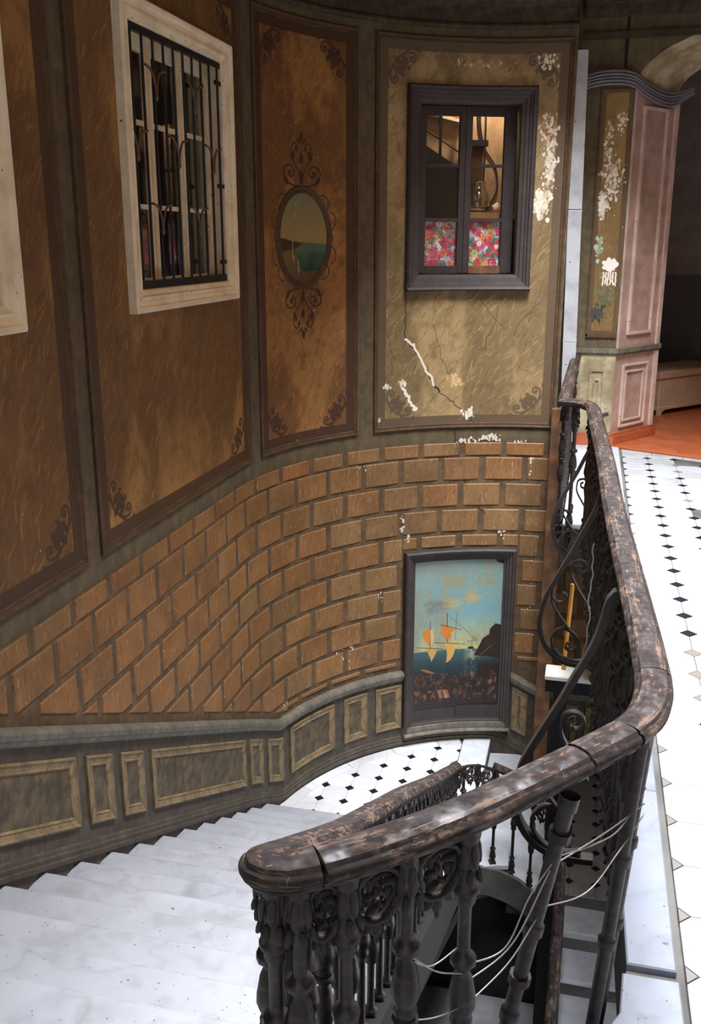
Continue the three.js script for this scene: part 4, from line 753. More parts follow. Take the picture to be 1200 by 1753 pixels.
  const cg = new THREE.LatheGeometry([[0, 0], [0.025, 0], [0.034, 0.05], [0.031, 0.05], [0.023, 0.006], [0, 0.006]].map(p => new THREE.Vector2(...p)), 18); cg.rotateZ(-1.2); cg.translate(0.29, 2.021, -0.27); mesh('bowl', cg, M.white, cup);
  const hg = new THREE.TorusGeometry(0.015, 0.004, 6, 14); hg.translate(0.352, 2.025, -0.27); mesh('handle', hg, M.white, cup);
  const floral = (n) => tex(canvas(320, 400, (ctx, W, H) => {
    ctx.fillStyle = '#b4b0b8'; ctx.fillRect(0, 0, W, H);
    const cols = n ? [[196, 40, 60], [168, 30, 66], [214, 62, 48], [150, 196, 110], [206, 60, 100], [226, 150, 70], [60, 110, 90], [230, 232, 240]] : [[176, 44, 56], [190, 70, 110], [206, 96, 54], [150, 50, 64], [222, 170, 90], [92, 110, 84], [196, 60, 80], [232, 226, 228]];
    for (let i = 0; i < 130; i++) { const x = rnd() * W, yy = rnd() * H, t = cols[(rnd() * cols.length) | 0], r = rr(16, 40); ctx.globalAlpha = 0.85; for (let k = 0; k < 6; k++) { ctx.fillStyle = css(mix(t, [255, 240, 240], rr(0, 0.25))); ctx.beginPath(); ctx.ellipse(x + r * 0.55 * Math.cos(k * 1.05), yy + r * 0.55 * Math.sin(k * 1.05), r * 0.55, r * 0.36, k * 1.05, 0, 7); ctx.fill(); } ctx.fillStyle = css(mix(t, [30, 10, 20], 0.5)); ctx.beginPath(); ctx.arc(x, yy, r * 0.18, 0, 7); ctx.fill(); }
    for (let i = 0; i < 26; i++) { ctx.fillStyle = css(n ? [40, 90, 76] : [84, 70, 50], 0.8); ctx.beginPath(); ctx.ellipse(rnd() * W, rnd() * H, rr(5, 10), rr(3, 6), rnd() * 3, 0, 7); ctx.fill(); }
  }));
  const cl = (x0, x1, n, label) => { const g = new THREE.BoxGeometry(x1 - x0, 0.39, 0.003); g.translate((x0 + x1) / 2, 1.735, -0.17); tag(place(mesh('floral_cloth', g, std({ map: floral(n), roughness: 0.9 }))), label, 'curtain', null); };
  cl(-0.345, -0.03, 0, 'red and purple floral cloth behind the lower pane of the left casement'); cl(0.035, 0.345, 1, 'floral cloth with pale green leaves behind the lower pane of the right casement');
  const wires = place(thing('yard_wires', 'dark wires hanging on the beige wall behind the right casement', 'wires'));
  for (const pts of [[[0.16, 3.2], [0.15, 2.75], [0.2, 2.55], [0.3, 2.4], [0.32, 2.2], [0.24, 2.05]], [[0.19, 3.2], [0.2, 2.7], [0.195, 2.3], [0.18, 1.9]], [[0.12, 3.2], [0.14, 2.7], [0.2, 2.52]]]) mesh('wire', tube(pts.map(([a, b]) => new THREE.Vector3(a + 0.2, b, -0.985)), 0.008, 5), M.voidWall, wires);
  const fl = place(thing('flue', 'stubby dark flue with a cap behind the meeting stile', 'flue')); mesh('stack', lb(0.22, 0.34, 1.6, 2.56, -0.98, -0.84), std({ map: M.beige.map, color: 0x8a7458, roughness: 0.9 }), fl); mesh('cap', lb(0.2, 0.38, 2.56, 2.61, -0.99, -0.81), M.voidWall, fl);
  // lamp in the yard
  const lampG = place(thing('ceiling_lamp', 'round milky lamp on the ceiling behind the dark window', 'lamp')); const ls = new THREE.SphereGeometry(0.1, 16, 10); ls.translate(0.4, 3.42, -0.65); mesh('lamp_globe', ls, std({ color: 0xffffff, emissive: 0xfff0dc, emissiveIntensity: 1.5 }), lampG); mesh('lamp_base', lb(0.34, 0.46, 3.52, 3.6, -0.71, -0.59), M.white, lampG);
  const pl = new THREE.PointLight(0xffeeda, YARD_LIGHT); pl.position.set(0.4, 3.24, -0.65); pl.shadow.radius = 4; pl.castShadow = true; lampG.add(pl);
}
// ---------------------------------------------------------------- pictures
{
  const p = thing('seascape_painting', 'tall seascape with orange sailed ships in a dark moulded frame on the curved wall', 'painting');
  const prof = [[0, 0], [0, 0.07], [0.012, 0.085], [0.03, 0.08], [0.036, 0.066], [0.06, 0.062], [0.066, 0.05], [0.084, 0.046], [0.09, 0.03], [0.108, 0.026], [0.108, 0.004]];
  mesh('frame', frame(8.078, 9.112, -2.63, -0.862, prof), M.darkFrame, p);
  mesh('foot_moulding', along(8.075, 9.115, [[-2.64, 0.0], [-2.64, 0.09], [-2.625, 0.1], [-2.61, 0.09], [-2.6, 0.07], [-2.56, 0.066], [-2.55, 0.0]]), M.dadoCap, p);
  const s0 = 8.18, s1 = 9.01, y0 = -2.52, y1 = -0.965;
  const art = canvas(560, 960, (ctx, W, H) => {
    const px = a => a * W, py = a => a * H;
    const d = ctx.createImageData(W, H);
    for (let j = 0; j < H; j++) for (let i = 0; i < W; i++) {
      const u = i / W, v = j / H, q = fbm(u * 0.7, v * 0.5, 8, 5), q2 = fbm(v, u, 20, 3); let c;
      if (v < 0.56) { c = mix([140, 152, 138], [122, 166, 170], clamp(v * 3.2, 0, 1)); c = mix(c, [116, 182, 192], clamp((q - 0.42) * 4, 0, 1) * clamp(1 - v * 1.6, 0, 1)); c = mix(c, [212, 196, 128], clamp((v - 0.33) * 4.4, 0, 1) * clamp(1.2 - Math.abs(u - 0.6) * 0.9, 0, 1)); c = mix(c, [150, 148, 122], clamp((q - 0.5) * 4, 0, 0.75)); c = mix(c, [170, 176, 150], clamp((q2 - 0.5) * 1.6, 0, 0.5)); }
      else { const dp = (v - 0.56) / 0.12; c = mix([70, 104, 104], [38, 56, 60], clamp(dp, 0, 1)); c = mix(c, [196, 190, 150], clamp(1 - Math.abs(u - 0.68) * 9, 0, 1) * clamp((q2 - 0.4) * 5, 0, 0.8) * clamp(1.4 - dp, 0, 1)); c = mix(c, [44, 32, 26], clamp((v - 0.66 - 0.06 * (q - 0.5) + 0.06 * u * (u < 0.75 ? -1 : 1)) * 14, 0, 1)); }
      c = mix(c, [40, 40, 38], 0.16 * q2); const k = 4 * (j * W + i); d.data[k] = c[0]; d.data[k + 1] = c[1]; d.data[k + 2] = c[2]; d.data[k + 3] = 255;
    }
    ctx.putImageData(d, 0, 0);
    strokes(ctx, W, H * 0.54, 900, [[150, 166, 156], [124, 172, 178], [190, 186, 140], [112, 150, 156]], 46, -0.3, 0.22); strokes(ctx, W, H * 0.0 + 1, 1, [[0, 0, 0]], 2, 0, 0);
    const cloud = (x, y, w, h, t, n = 40) => { for (let i = 0; i < n; i++) { ctx.fillStyle = css(t, 0.14); ctx.beginPath(); ctx.ellipse(px(x + rr(-w, w)), py(y + rr(-h, h) - 0.03 * rr(-1, 1)), px(rr(0.02, 0.07)), py(rr(0.006, 0.014)), -0.15, 0, 7); ctx.fill(); } };
    cloud(0.28, 0.285, 0.14, 0.016, [120, 108, 92], 70); cloud(0.45, 0.275, 0.1, 0.012, [190, 166, 110]); cloud(0.66, 0.24, 0.06, 0.02, [186, 160, 104], 50); cloud(0.46, 0.14, 0.1, 0.014, [160, 140, 80], 50); cloud(0.82, 0.13, 0.12, 0.016, [140, 134, 100], 40); cloud(0.2, 0.06, 0.2, 0.04, [130, 144, 130], 60);
    ctx.fillStyle = 'rgb(44,34,30)'; ctx.beginPath(); ctx.moveTo(px(1), py(0.41)); for (const [a, b] of [[0.94, 0.4], [0.88, 0.43], [0.87, 0.47], [0.8, 0.49], [0.77, 0.53], [0.74, 0.56], [0.7, 0.6], [1, 0.62]]) ctx.lineTo(px(a) + rr(-4, 4), py(b) + rr(-4, 4)); ctx.fill();
    for (let i = 0; i < 90; i++) { ctx.strokeStyle = css([86, 66, 48], 0.3); ctx.lineWidth = 2; const x = rr(0.8, 0.99), y = rr(0.44, 0.58); ctx.beginPath(); ctx.moveTo(px(x), py(y)); ctx.lineTo(px(x + 0.02), py(y + 0.03)); ctx.stroke(); }
    const line = (w, t, ...q) => { ctx.strokeStyle = css(t); ctx.lineWidth = w; ctx.beginPath(); ctx.moveTo(px(q[0]), py(q[1])); for (let i = 2; i < q.length; i += 2) ctx.lineTo(px(q[i]), py(q[i + 1])); ctx.stroke(); };
    const sail = (t, ...q) => { ctx.fillStyle = css(t); ctx.beginPath(); ctx.moveTo(px(q[0]), py(q[1])); for (let i = 2; i < q.length; i += 4) ctx.quadraticCurveTo(px(q[i]), py(q[i + 1]), px(q[i + 2]), py(q[i + 3])); ctx.fill(); };
    const bk = [42, 34, 28];
    line(3, bk, 0.2, 0.37, 0.21, 0.75); line(4, bk, 0.39, 0.33, 0.4, 0.5, 0.42, 0.76); line(2, bk, 0.5, 0.33, 0.49, 0.5); line(2, bk, 0.68, 0.48, 0.68, 0.55); line(2, bk, 0.73, 0.505, 0.63, 0.515);
    sail([206, 128, 46], 0.11, 0.43, 0.12, 0.5, 0.2, 0.53, 0.21, 0.47, 0.2, 0.42); sail([214, 176, 120], 0.2, 0.43, 0.22, 0.48, 0.21, 0.53, 0.26, 0.5, 0.23, 0.43);
    sail([206, 122, 40], 0.32, 0.4, 0.34, 0.48, 0.39, 0.49, 0.46, 0.5, 0.44, 0.45, 0.5, 0.44, 0.47, 0.43); sail([190, 154, 90], 0.14, 0.54, 0.2, 0.58, 0.22, 0.63, 0.28, 0.58, 0.29, 0.545); sail([206, 160, 84], 0.36, 0.51, 0.42, 0.57, 0.39, 0.645, 0.5, 0.62, 0.49, 0.52);
    line(3, bk, 0.06, 0.53, 0.35, 0.555); line(3, bk, 0.25, 0.51, 0.6, 0.53); line(3, bk, 0.32, 0.4, 0.56, 0.44); line(1.5, bk, 0.4, 0.34, 0.62, 0.45, 0.72, 0.5); line(1.5, bk, 0.5, 0.52, 0.58, 0.57); line(1.5, bk, 0.6, 0.53, 0.5, 0.56); line(1.5, bk, 0.21, 0.54, 0.12, 0.62); line(2, [176, 140, 70], 0.9, 0.54, 0.78, 0.6);
    ctx.fillStyle = css(bk); ctx.beginPath(); ctx.ellipse(px(0.67), py(0.555), px(0.035), py(0.008), 0, 0, 7); ctx.fill();
    sail([150, 96, 44], 0.09, 0.67, 0.15, 0.7, 0.26, 0.71, 0.26, 0.69, 0.25, 0.7, 0.16, 0.67, 0.09, 0.67);
    const crowd = [[150, 110, 70], [160, 90, 60], [120, 60, 50], [90, 96, 80], [176, 140, 110], [80, 60, 50], [96, 110, 110], [140, 60, 56]];
    for (let i = 0; i < 130; i++) { const x = rr(0.02, 0.97), y = rr(0.72, 0.88), t = mix(crowd[(rnd() * 8) | 0], [40, 30, 26], rr(0.35, 0.9)); ctx.fillStyle = css(t); ctx.beginPath(); ctx.ellipse(px(x), py(y), px(rr(0.008, 0.026)), py(rr(0.006, 0.022)), rr(-0.7, 0.7), 0, 7); ctx.fill(); if (i % 3 === 0) { ctx.fillStyle = css([140, 104, 78], 0.7); ctx.beginPath(); ctx.arc(px(x), py(y - 0.018), 4, 0, 7); ctx.fill(); } }
    for (let i = 0; i < 20; i++) { ctx.strokeStyle = css([190, 130, 100], 0.6); ctx.lineWidth = 4; const x = rr(0.3, 0.42); ctx.beginPath(); ctx.moveTo(px(x), py(0.82)); ctx.lineTo(px(x + 0.03), py(0.87)); ctx.stroke(); }
    for (let i = 0; i < 500; i++) { ctx.fillStyle = css(rnd() < 0.5 ? [20, 16, 14] : [150, 130, 100], 0.25); ctx.fillRect(rnd() * W, py(rr(0.68, 0.98)), rr(1, 6), rr(1, 3)); }
    ctx.fillStyle = 'rgb(36,26,22)'; ctx.beginPath(); ctx.moveTo(px(0.9), 0); ctx.lineTo(px(0.93), py(0.022)); ctx.lineTo(px(0.99), py(0.03)); ctx.lineTo(W, py(0.03)); ctx.lineTo(W, 0); ctx.fill();
    flakes(ctx, W / 2, H / 2, W * 0.6, H * 0.6, 40, [[230, 226, 214]], 2);
  });
  mesh('canvas', slab(s0, s1, y0, y1, 0.0, 0.012, null, [s0, s1, y0, y1]), std({ map: tex(art), roughness: 0.38 }), p);
  mesh('bottom_board', slab(s0, 8.6, -2.525, -2.42, 0.012, 0.022), M.sash, p); mesh('bottom_board', slab(8.605, s1, -2.525, -2.405, 0.012, 0.026), M.sash, p);
  rebase(p, wp(8.6, -2.64, 0.02));
  const o = thing('oval_painting', 'small oval landscape of hills and water set among painted scrolls on the wall', 'painting');
  const sc = 7.05, yc = 1.78, a = 0.255, b = 0.315, ov = (r, t, d, q = 0) => wp(sc + (a + q) * r * Math.cos(t), yc + (b + q) * r * Math.sin(t), d);
  const rows = [], N = 40; for (let i = 0; i <= N; i++) { const t = 2 * PI * i / N; rows.push([[0, 0.006], [0.0, 0.014], [0.012, 0.018], [0.02, 0.01], [0.03, 0.016], [0.04, 0.02], [0.05, 0.014], [0.055, 0.006]].map(([q, d]) => ov(1, t, d, q))); }
  mesh('frame', strips(rows), M.moulding, o);
  const land = canvas(300, 380, (ctx, W, H) => {
    const d = ctx.createImageData(W, H);
    for (let j = 0; j < H; j++) for (let i = 0; i < W; i++) { const u = i / W, v = j / H, q = fbm(u, v, 6, 4); let c = mix([112, 116, 92], [164, 132, 80], clamp(v * 2, 0, 1)); c = mix(c, [140, 118, 80], q * 0.4); if (v > 0.52 + 0.05 * u) c = mix([110, 104, 66], [84, 104, 84], clamp(u * 1.5, 0, 1)); c = mix(c, mix([70, 96, 70], [36, 62, 44], clamp((v - 0.66) * 5 + 2 * (q - 0.5), 0, 1)), clamp((v - 0.64 + 0.1 * (q - 0.5)) * 14, 0, 1) * clamp((u - 0.3) * 12, 0, 1)); c = mix(c, mix([132, 106, 64], [88, 74, 44], q), clamp((0.33 + 0.8 * (v - 0.62) + 0.3 * (q - 0.5) - u) * 16, 0, 1) * clamp((v - 0.58) * 20, 0, 1)); if (v > 0.88) c = mix([112, 88, 54], [80, 62, 38], q); const k = 4 * (j * W + i); d.data[k] = c[0]; d.data[k + 1] = c[1]; d.data[k + 2] = c[2]; d.data[k + 3] = 255; }
    ctx.putImageData(d, 0, 0); ctx.fillStyle = 'rgb(70,50,34)'; ctx.beginPath(); ctx.moveTo(0, H * 0.49); for (let i = 0; i <= 10; i++) ctx.lineTo(W * 0.5 * i / 10, H * (0.49 + 0.007 * i + 0.01 * rnd())); ctx.lineTo(W * 0.36, H * 0.62); ctx.lineTo(0, H * 0.66); ctx.fill();
    for (const [x, y, l] of [[0.37, 0.1, 0.04], [0.34, 0.2, 0.08], [0.28, 0.53, 0.2], [0.31, 0.7, 0.08], [0.4, 0.75, 0.16]]) crack(ctx, [[W * x, H * y], [W * x + 1, H * (y + l)]], 3, [206, 196, 168], 1.2);
  });
  const P = [], U = []; for (let i = 0; i < N; i++) for (let k = 0; k < 4; k++) { const t = 2 * PI * i / N, u = 2 * PI * (i + 1) / N, r0 = k / 4, r1 = (k + 1) / 4; for (const [r, q] of [[r0, t], [r1, t], [r1, u], [r0, t], [r1, u], [r0, u]]) { const v = ov(r, q, 0.0095); P.push(v.x, v.y, v.z); U.push(0.5 + 0.5 * r * Math.cos(q), 0.5 + 0.5 * r * Math.sin(q)); } }
  const og = new THREE.BufferGeometry(); og.setAttribute('position', new THREE.Float32BufferAttribute(P, 3)); og.setAttribute('uv', new THREE.Float32BufferAttribute(U, 2)); og.computeVertexNormals();
  mesh('canvas', og, std({ map: tex(land), roughness: 0.5 }), o); rebase(o, wp(sc, yc - b, 0.01));
}
// ---------------------------------------------------------------- the railing
const railProf = (() => { const p = [[-0.026, -0.026], [0.026, -0.026], [0.029, -0.021], [0.028, -0.014], [0.036, -0.011], [0.041, -0.004], [0.042, 0.004], [0.038, 0.012], [0.0335, 0.0145], [0.032, 0.012], [0.0305, 0.0155], [0.027, 0.021], [0.014, 0.025], [0, 0.026]]; return [...p, ...p.slice(0, -1).reverse().map(([x, y]) => [-x, y])]; })();
const dense = (pts, step = 0.04) => { const c = new THREE.CatmullRomCurve3(pts, false, 'centripetal'); return c.getSpacedPoints(Math.max(4, Math.round(c.getLength() / step))); };
const lathe = (prof, n = 10) => boxUV(new THREE.LatheGeometry(prof.map(p => new THREE.Vector2(p[0], p[1])), n));
// baluster heights are measured down from the underside of the rail (0) to the hanging foot (-0.9)
const topProf = [[0.022, 0.008], [0.025, -0.01], [0.0195, -0.03], [0.0175, -0.06], [0.021, -0.085], [0.025, -0.1], [0.02, -0.108], [0.027, -0.116], [0.027, -0.126], [0.018, -0.134], [0.02, -0.146], [0.0125, -0.162]];
const vase = y => [[0.0125, y + 0.012], [0.024, y + 0.006], [0.025, y - 0.008], [0.014, y - 0.016], [0.013, y - 0.026], [0.019, y - 0.04], [0.026, y - 0.08], [0.027, y - 0.1], [0.018, y - 0.125], [0.022, y - 0.132], [0.022, y - 0.142], [0.013, y - 0.15]];
const footProf = [[0.0125, -0.66], [0.022, -0.668], [0.022, -0.68], [0.014, -0.69], [0.02, -0.71], [0.027, -0.745], [0.017, -0.77], [0.026, -0.785], [0.022, -0.8], [0.014, -0.81], [0.021, -0.83], [0.024, -0.85], [0.012, -0.875], [0.0, -0.89]];
const flip = l => l.slice().reverse();
const balA = lathe(flip([...topProf, [0.0125, -0.24], ...vase(-0.275), [0.0125, -0.44], [0.0125, -0.55], ...footProf]));
const balB = lathe(flip([[0.02, 0.006], [0.021, -0.05], [0.024, -0.06], [0.013, -0.075], [0.0125, -0.17], ...vase(-0.19), ...vase(-0.345).slice(0, 8), [0.02, -0.49], [0.012, -0.5], [0.0115, -0.6], ...footProf]));
const balC = lathe(flip([[0.02, 0], [0.02, -0.03], [0.0155, -0.035], [0.0155, -0.3], [0.021, -0.303], [0.021, -0.325], [0.0155, -0.33], [0.0155, -0.52], [0.021, -0.523], [0.021, -0.545], [0.0155, -0.55], [0.0155, -0.9], [0, -0.9]]));
const leaf = (x, y, z, rx, ry, rz, a, b = 0) => { const g = new THREE.SphereGeometry(1, 7, 5); g.scale(rx, ry, rz); g.rotateZ(a); g.rotateY(b); g.translate(x, y, z); return g; };
const flat = (pts, r, n = 5) => tube(pts.map(([x, y]) => new THREE.Vector3(x, y, 0)), r, n, pts.length * 3);
// leaf scroll of the frieze: x along the rail, centred between two balusters
const scrollGeo = (() => {
  const t = new THREE.TorusGeometry(0.052, 0.007, 6, 20); t.scale(1, 1, 1.6); const L = [t];
  const t2 = new THREE.TorusGeometry(0.03, 0.0045, 5, 12, 4.2); t2.rotateZ(0.8); t2.translate(-0.008, 0.006, 0); L.push(t2);
  for (let i = 0; i < 9; i++) { const a = i * 2 * PI / 9 + 0.2, r = i % 2 ? 0.03 : 0.021; L.push(leaf(r * Math.cos(a), r * Math.sin(a), 0.004 * (i % 3 - 1), i % 2 ? 0.017 : 0.012, 0.0065, 0.009, a + (i % 2 ? 0.7 : -0.5))); }
  for (let i = 0; i < 4; i++) { const a = i * PI / 2 + 0.5; L.push(leaf(0.052 * Math.cos(a), 0.052 * Math.sin(a), 0.005, 0.017, 0.008, 0.012, a + 1.0)); }
  L.push(leaf(0, -0.068, 0.002, 0.012, 0.019, 0.012, 0), leaf(0, -0.088, 0, 0.005, 0.011, 0.005, 0), leaf(0.019, -0.058, 0, 0.008, 0.017, 0.011, 0.7), leaf(-0.019, -0.058, 0, 0.008, 0.017, 0.011, -0.7), leaf(0, 0, 0.008, 0.011, 0.011, 0.01, 0));
  const g = merge(L); g.translate(0, -0.063, 0); return g;
})();
// acanthus leaves round the head of a baluster
const leafGeo = (() => { const L = []; for (let i = 0; i < 6; i++) { const a = i * PI / 3; L.push(leaf(0.021 * Math.cos(a), -0.045, 0.021 * Math.sin(a), 0.0055, 0.03, 0.009, 0.12, -a), leaf(0.025 * Math.cos(a + 0.5), -0.09, 0.025 * Math.sin(a + 0.5), 0.006, 0.017, 0.008, 0.3, -a - 0.5)); } return merge(L); })();
const footLeaf = (() => { const L = []; for (let i = 0; i < 4; i++) { const a = i * PI / 2 + 0.4; L.push(leaf(0.023 * Math.cos(a), -0.79, 0.023 * Math.sin(a), 0.009, 0.016, 0.009, 0.5, -a), leaf(0.02 * Math.cos(a), -0.84, 0.02 * Math.sin(a), 0.009, 0.014, 0.009, -0.5, -a)); } return merge(L); })();
{
  const r = thing('stair_railing', 'cast iron railing with worn dark wooden handrail bending round the stairwell', 'railing');
  const seg = (pts, mat = M.rail, step = 0.045) => mesh('handrail', sweep(dense(pts.map(p => V(...p)), step), railProf, { sharp: 'crease' }), mat, r);
  const straight = (pts) => mesh('handrail', sweep(pts.map(p => V(...p)), railProf, {}), M.rail, r);
  const greyRail = std({ map: M.rail.map, color: 0xffffff, roughness: 0.5, bumpMap: grain, bumpScale: 0.0015 });
  // pier to the dog-leg, then along the landing, round the bend, to the loop and down
  mesh('handrail', sweep([[-0.1, 8.61], [-0.115, 7.4], [-0.125, 6.045], [-0.06, 6.03], [0.0, 5.99], [0.038, 5.9], [0.052, 5.78], [0.075, 5.2], [0.1, 4.62]].map(([x, a]) => V(x, a, 0.79)), railProf, { sharp: 'crease' }), greyRail, r);
  const far = [[0.1, 4.612], [0.112, 4.3], [0.13, 3.62], [0.158, 2.95], [0.172, 2.64], [0.188, 2.25], [0.192, 2.1]];
  seg(far.map(([x, a]) => [x, a, 0.79]));
  seg([[0.192, 2.096], [0.188, 2.0], [0.165, 1.89], [0.125, 1.81]].map(([x, a]) => [x, a, 0.79]), M.rail, 0.025);
  seg([[0.122, 1.806], [0.07, 1.735], [0.035, 1.69]].map(([x, a]) => [x, a, 0.792]));
  seg([[0.031, 1.686], [-0.06, 1.57], [-0.15, 1.46], [-0.235, 1.372], [-0.31, 1.302], [-0.365, 1.258]].map(([x, a]) => [x, a, 0.79]));
  const down = [[-0.5, 1.38, 0.695], [-0.51, 1.6, 0.56], [-0.52, 2.0, 0.335], [-0.55, 3.0, -0.185], [-0.595, 4.0, -0.735], [-0.65, 5.0, -1.28], [-0.705, 5.8, -1.72], [-0.73, 6.06, -1.86]];
  seg([[-0.368, 1.256, 0.79], [-0.408, 1.235, 0.788], [-0.442, 1.238, 0.782], [-0.468, 1.285, 0.755], [-0.482, 1.36, 0.71], ...down.slice(1)], M.rail, 0.022);
  // thin iron bar where the wood is gone, then wood again going down
  const low = [[-0.73, 6.07, -1.885], [-0.69, 6.22, -1.93], [-0.6, 6.36, -1.985], [-0.48, 6.44, -2.05], [-0.33, 6.475, -2.13], [-0.18, 6.44, -2.22], [-0.06, 6.35, -2.31], [0.02, 6.2, -2.42], [0.045, 6.0, -2.55], [0.05, 5.0, -3.06], [0.05, 3.8, -3.67]];
  mesh('rail_bar', sweep(dense(low.map(p => V(p[0], p[1], p[2] - 0.03)), 0.05), [[-0.014, -0.005], [0.014, -0.005], [0.014, 0.005], [-0.014, 0.005]]), M.iron, r);
  seg(low.slice(3), M.rail, 0.05);
  const upper = dense([[-0.1, 8.5], [-0.115, 7.4], [-0.12, 6.1]].map(([x, a]) => V(x, a, 0.762)), 0.135), jog = [V(-0.05, 6.03, 0.762)];
  const along1 = dense([[0.045, 5.85], [0.075, 5.2], [0.1, 4.612], ...far.slice(1, -2), [0.182, 2.42]].map(([x, a]) => V(x, a, 0.762)), 0.137);
  const near = [[-0.15, 1.46], [-0.24, 1.368], [-0.328, 1.288], [-0.395, 1.242], [-0.437, 1.244], [-0.463, 1.292]].map(([x, a]) => V(x, a, 0.762));
  const flightPts = dense(down.map(p => V(p[0], p[1], p[2] - 0.03)), 0.168), lowPts = dense(low.map(p => V(p[0], p[1], p[2] - 0.035)), 0.17);
  const addBal = (pts, opt = {}) => pts.forEach((p, i) => {
    const q = pts[i + 1] || pts[i - 1] || p, t = q.clone().sub(p); if (!pts[i + 1]) t.negate(); const a = Math.atan2(-t.z, t.x);
    const b = mesh('baluster', (i + (opt.off || 0)) % 2 ? balB : balA, M.iron, r); b.position.copy(p);
    if (!opt.plain || i % 2 === 0) { const l = mesh('leaves', leafGeo, M.iron, b); l.rotation.y = rnd() * 3; const f = mesh('foot_leaves', footLeaf, M.iron, b); f.rotation.y = rnd() * 3; }
    if (pts[i + 1]) { const s = mesh('scroll', scrollGeo, M.iron, b); s.position.set(t.x / 2, t.y / 2, t.z / 2); s.rotation.y = a; const h = Math.hypot(t.x, t.z); s.scale.set(Math.min(1, h / 0.13), 1, 1); }
  });
  addBal(upper, { off: 1 }); addBal(jog); addBal(along1); addBal(near); addBal(flightPts.slice(1, -1), { off: 1 }); addBal(lowPts);
  for (const [x, a, dx] of [[0.19, 2.09, 0.012], [0.182, 1.96, 0.018], [0.165, 1.885, 0.02]]) { const b = mesh('baluster', balC, M.iron, r); b.position.copy(V(x, a, 0.762)); b.rotation.z = -0.05 - dx; }
  // floor bar of the landing side
  rebase(r, V(0.1, 3.0, 0));
  // pipe that has come loose at the bend
  const q = thing('loose_baluster', 'plain iron rod leaning out of line at the bend, tied with wire', 'rod'); const g = balC.clone(); mesh('rod', g, M.iron, q); for (const y of [-0.09, -0.44]) { const c = new THREE.CylinderGeometry(0.023, 0.023, 0.02, 9); c.translate(0, y, 0); mesh('collar', c, M.iron, q); }
  q.position.copy(V(0.022, 1.635, 0.745)); q.rotation.z = -0.17;
}
// ---------------------------------------------------------------- bellied consoles on the landing edge
{
  const proto = thing('iron_console', 'nearest bellied flat iron console, half hidden below the bend of the handrail', 'bracket', 'iron consoles along the landing edge');
  const side = new THREE.Vector3(0, 0, 1), P2 = l => new THREE.CatmullRomCurve3(l.map(([x, y]) => new THREE.Vector3(x, y, 0)), false, 'centripetal');
  const bar = (l, w, t, n, m = M.ironFlat, name = 'bar') => mesh(name, sweep(P2(l).getSpacedPoints(n), [[-w / 2, -t / 2], [w / 2, -t / 2], [w / 2, t / 2], [-w / 2, t / 2]], { side }), m, proto);
  bar([[0.15, 0.766], [0.122, 0.758], [0.107, 0.73], [0.098, 0.68], [0.08, 0.605], [0.056, 0.545], [0.024, 0.475], [-0.008, 0.4], [-0.085, 0.24], [-0.118, 0.16], [-0.135, 0.07], [-0.137, 0.03], [-0.124, -0.025], [-0.096, -0.08], [-0.05, -0.125], [0.01, -0.148], [0.07, -0.152], [0.12, -0.15]], 0.04, 0.02, 44);
  const spiral = (cx, cy, r0, r1, a0, a1, n = 14) => Array.from({ length: n + 1 }, (_, i) => { const t = i / n, a = lerp(a0, a1, t), r = lerp(r0, r1, Math.pow(t, 0.8)); return [cx + r * Math.cos(a), cy + r * Math.sin(a)]; });
  bar([[0.085, 0.13], [0.02, 0.235], [-0.004, 0.285], [-0.004, 0.33], ...spiral(0.034, 0.325, 0.04, 0.012, PI * 0.8, -PI * 1.5)], 0.024, 0.009, 46, M.ironFlat, 'scroll');
  bar([...spiral(-0.045, 0.185, 0.012, 0.046, PI * 2.4, -PI * 0.0 + PI * 0.85).map(p => p), [-0.09, 0.16], [-0.075, 0.125], [-0.02, 0.045], [0.03, -0.02], [0.045, -0.05]], 0.024, 0.009, 46, M.ironFlat, 'scroll');
  bar([[0.082, -0.122], [0.03, -0.135], [-0.03, -0.118], [-0.072, -0.07], [-0.076, -0.02], [-0.045, 0.02], [0.0, 0.015], [0.04, -0.02], [0.042, -0.06], [0.012, -0.085], [-0.012, -0.07], [-0.006, -0.05], [0.008, -0.05]], 0.024, 0.009, 46, M.ironFlat, 'scroll');
  proto.position.copy(V(0.0, 2.73, 0));
  for (const [a, l] of [[4.22, 'middle bellied flat iron console with clear S scrolls in front of the yellow prop'], [5.81, 'farthest and smallest bellied iron console below the dog-leg of the handrail']]) { const c = proto.clone(); c.name = uname('iron_console'); c.position.copy(V(a > 5 ? -0.01 : -0.002, a, 0)); c.userData.label = l; scene.add(c); }
}
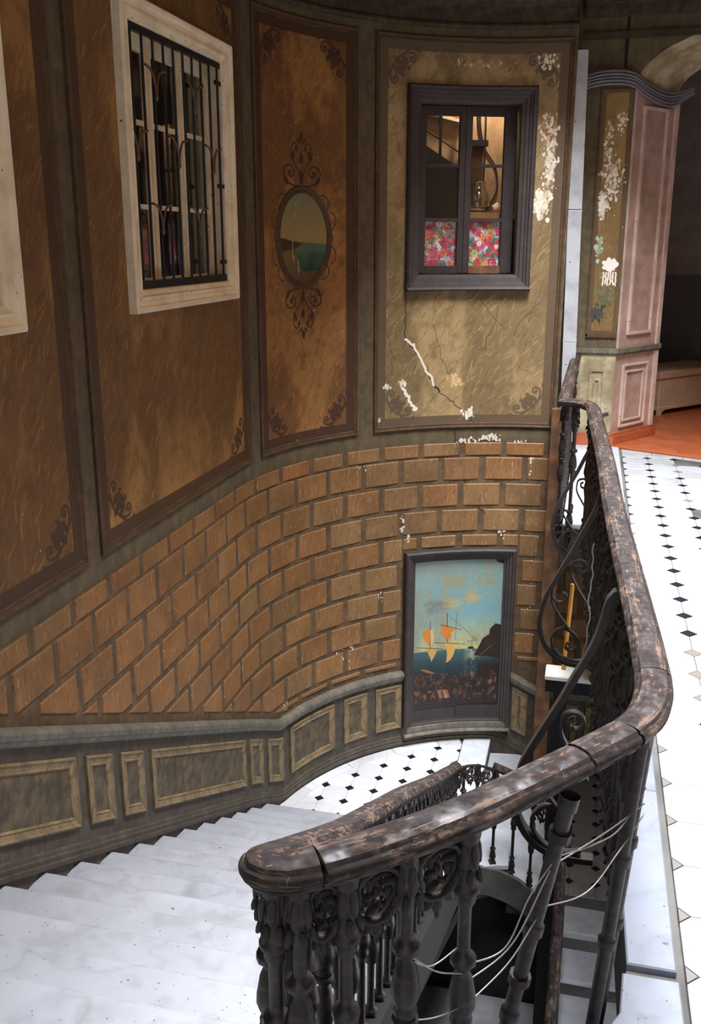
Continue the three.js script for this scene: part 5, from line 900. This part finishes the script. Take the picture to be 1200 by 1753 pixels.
// ---------------------------------------------------------------- post under the landing, prop, wires
{
  const p = thing('steel_post', 'black steel post with a short capped beam under the landing edge', 'post');
  mesh('post', sweep([V(-0.025, 5.6, -6.3), V(-0.03, 5.6, -0.95)], [[-0.042, -0.05], [0.042, -0.05], [0.042, 0.05], [-0.042, 0.05]], { side: new THREE.Vector3(1, 0, 0) }), M.black, p);
  mesh('flange', box(0.016, 0.022, -6.3, -1.4, 5.5, 5.56), M.ironFlat, p);
  mesh('beam', box(-0.125, 0.4, -0.95, -0.862, 5.54, 5.68), M.black, p); mesh('mortar', plan([[-0.13, 5.53], [0.4, 5.53], [0.4, 5.7], [-0.13, 5.7]], -0.862, -0.835, 0.008), M.plain, p);
  rebase(p, V(0, 5.6, -6.3));
  const y = thing('yellow_prop', 'yellow wooden prop standing on the capped beam under the landing', 'pole');
  mesh('pole', sweep([V(-0.022, 5.64, -0.835), V(0.0, 5.66, -0.27)], ring(0.013, 8), { side: new THREE.Vector3(1, 0, 0), sharp: false }), M.yellow, y); rebase(y, V(-0.02, 5.64, -0.835));
  const W = [
    ['loops of pale wire strung between the two thick balusters of the bend', [[[-0.235, 1.36, 0.56], [-0.19, 1.4, 0.5], [-0.15, 1.44, 0.47]], [[-0.235, 1.36, 0.55], [-0.2, 1.4, 0.51], [-0.16, 1.45, 0.515]], [[-0.235, 1.36, 0.42], [-0.19, 1.4, 0.4], [-0.15, 1.44, 0.395]]]],
    ['pale wires sagging from the baluster to the leaning rod', [[[-0.145, 1.45, 0.48], [-0.08, 1.51, 0.48], [-0.04, 1.58, 0.55], [-0.004, 1.62, 0.6]], [[-0.145, 1.45, 0.44], [-0.07, 1.53, 0.47], [-0.006, 1.62, 0.585]], [[-0.145, 1.45, 0.385], [-0.07, 1.55, 0.42], [-0.026, 1.62, 0.47]]]],
    ['pale twisted wires from the leaning rod to the upright rods at the bend', [[[-0.002, 1.64, 0.6], [0.08, 1.75, 0.57], [0.13, 1.83, 0.56], [0.185, 1.94, 0.6]], [[-0.024, 1.64, 0.48], [0.07, 1.74, 0.46], [0.13, 1.83, 0.5], [0.185, 1.94, 0.53]], [[-0.004, 1.64, 0.58], [0.1, 1.78, 0.58], [0.185, 1.94, 0.56]]]],
  ];
  for (const [label, list] of W) { const w = thing('wire', label, 'wire', null); for (const l of list) mesh('strand', tube(l.map(q => V(...q)), 0.0016, 5), M.wire, w); rebase(w, V(...list[0][0])); }
  const t = thing('wire', 'rusty twisted wire hanging beside the balusters behind the middle console', 'wire'); const l = []; for (let i = 0; i <= 16; i++) l.push([0.075 + rr(-0.008, 0.008), 4.05, 0.5 - 0.036 * i]); mesh('strand', tube(l.map(q => V(...q)), 0.0035, 5), M.wire, t); rebase(t, V(...l[0]));
}
renderer.render(scene, camera);
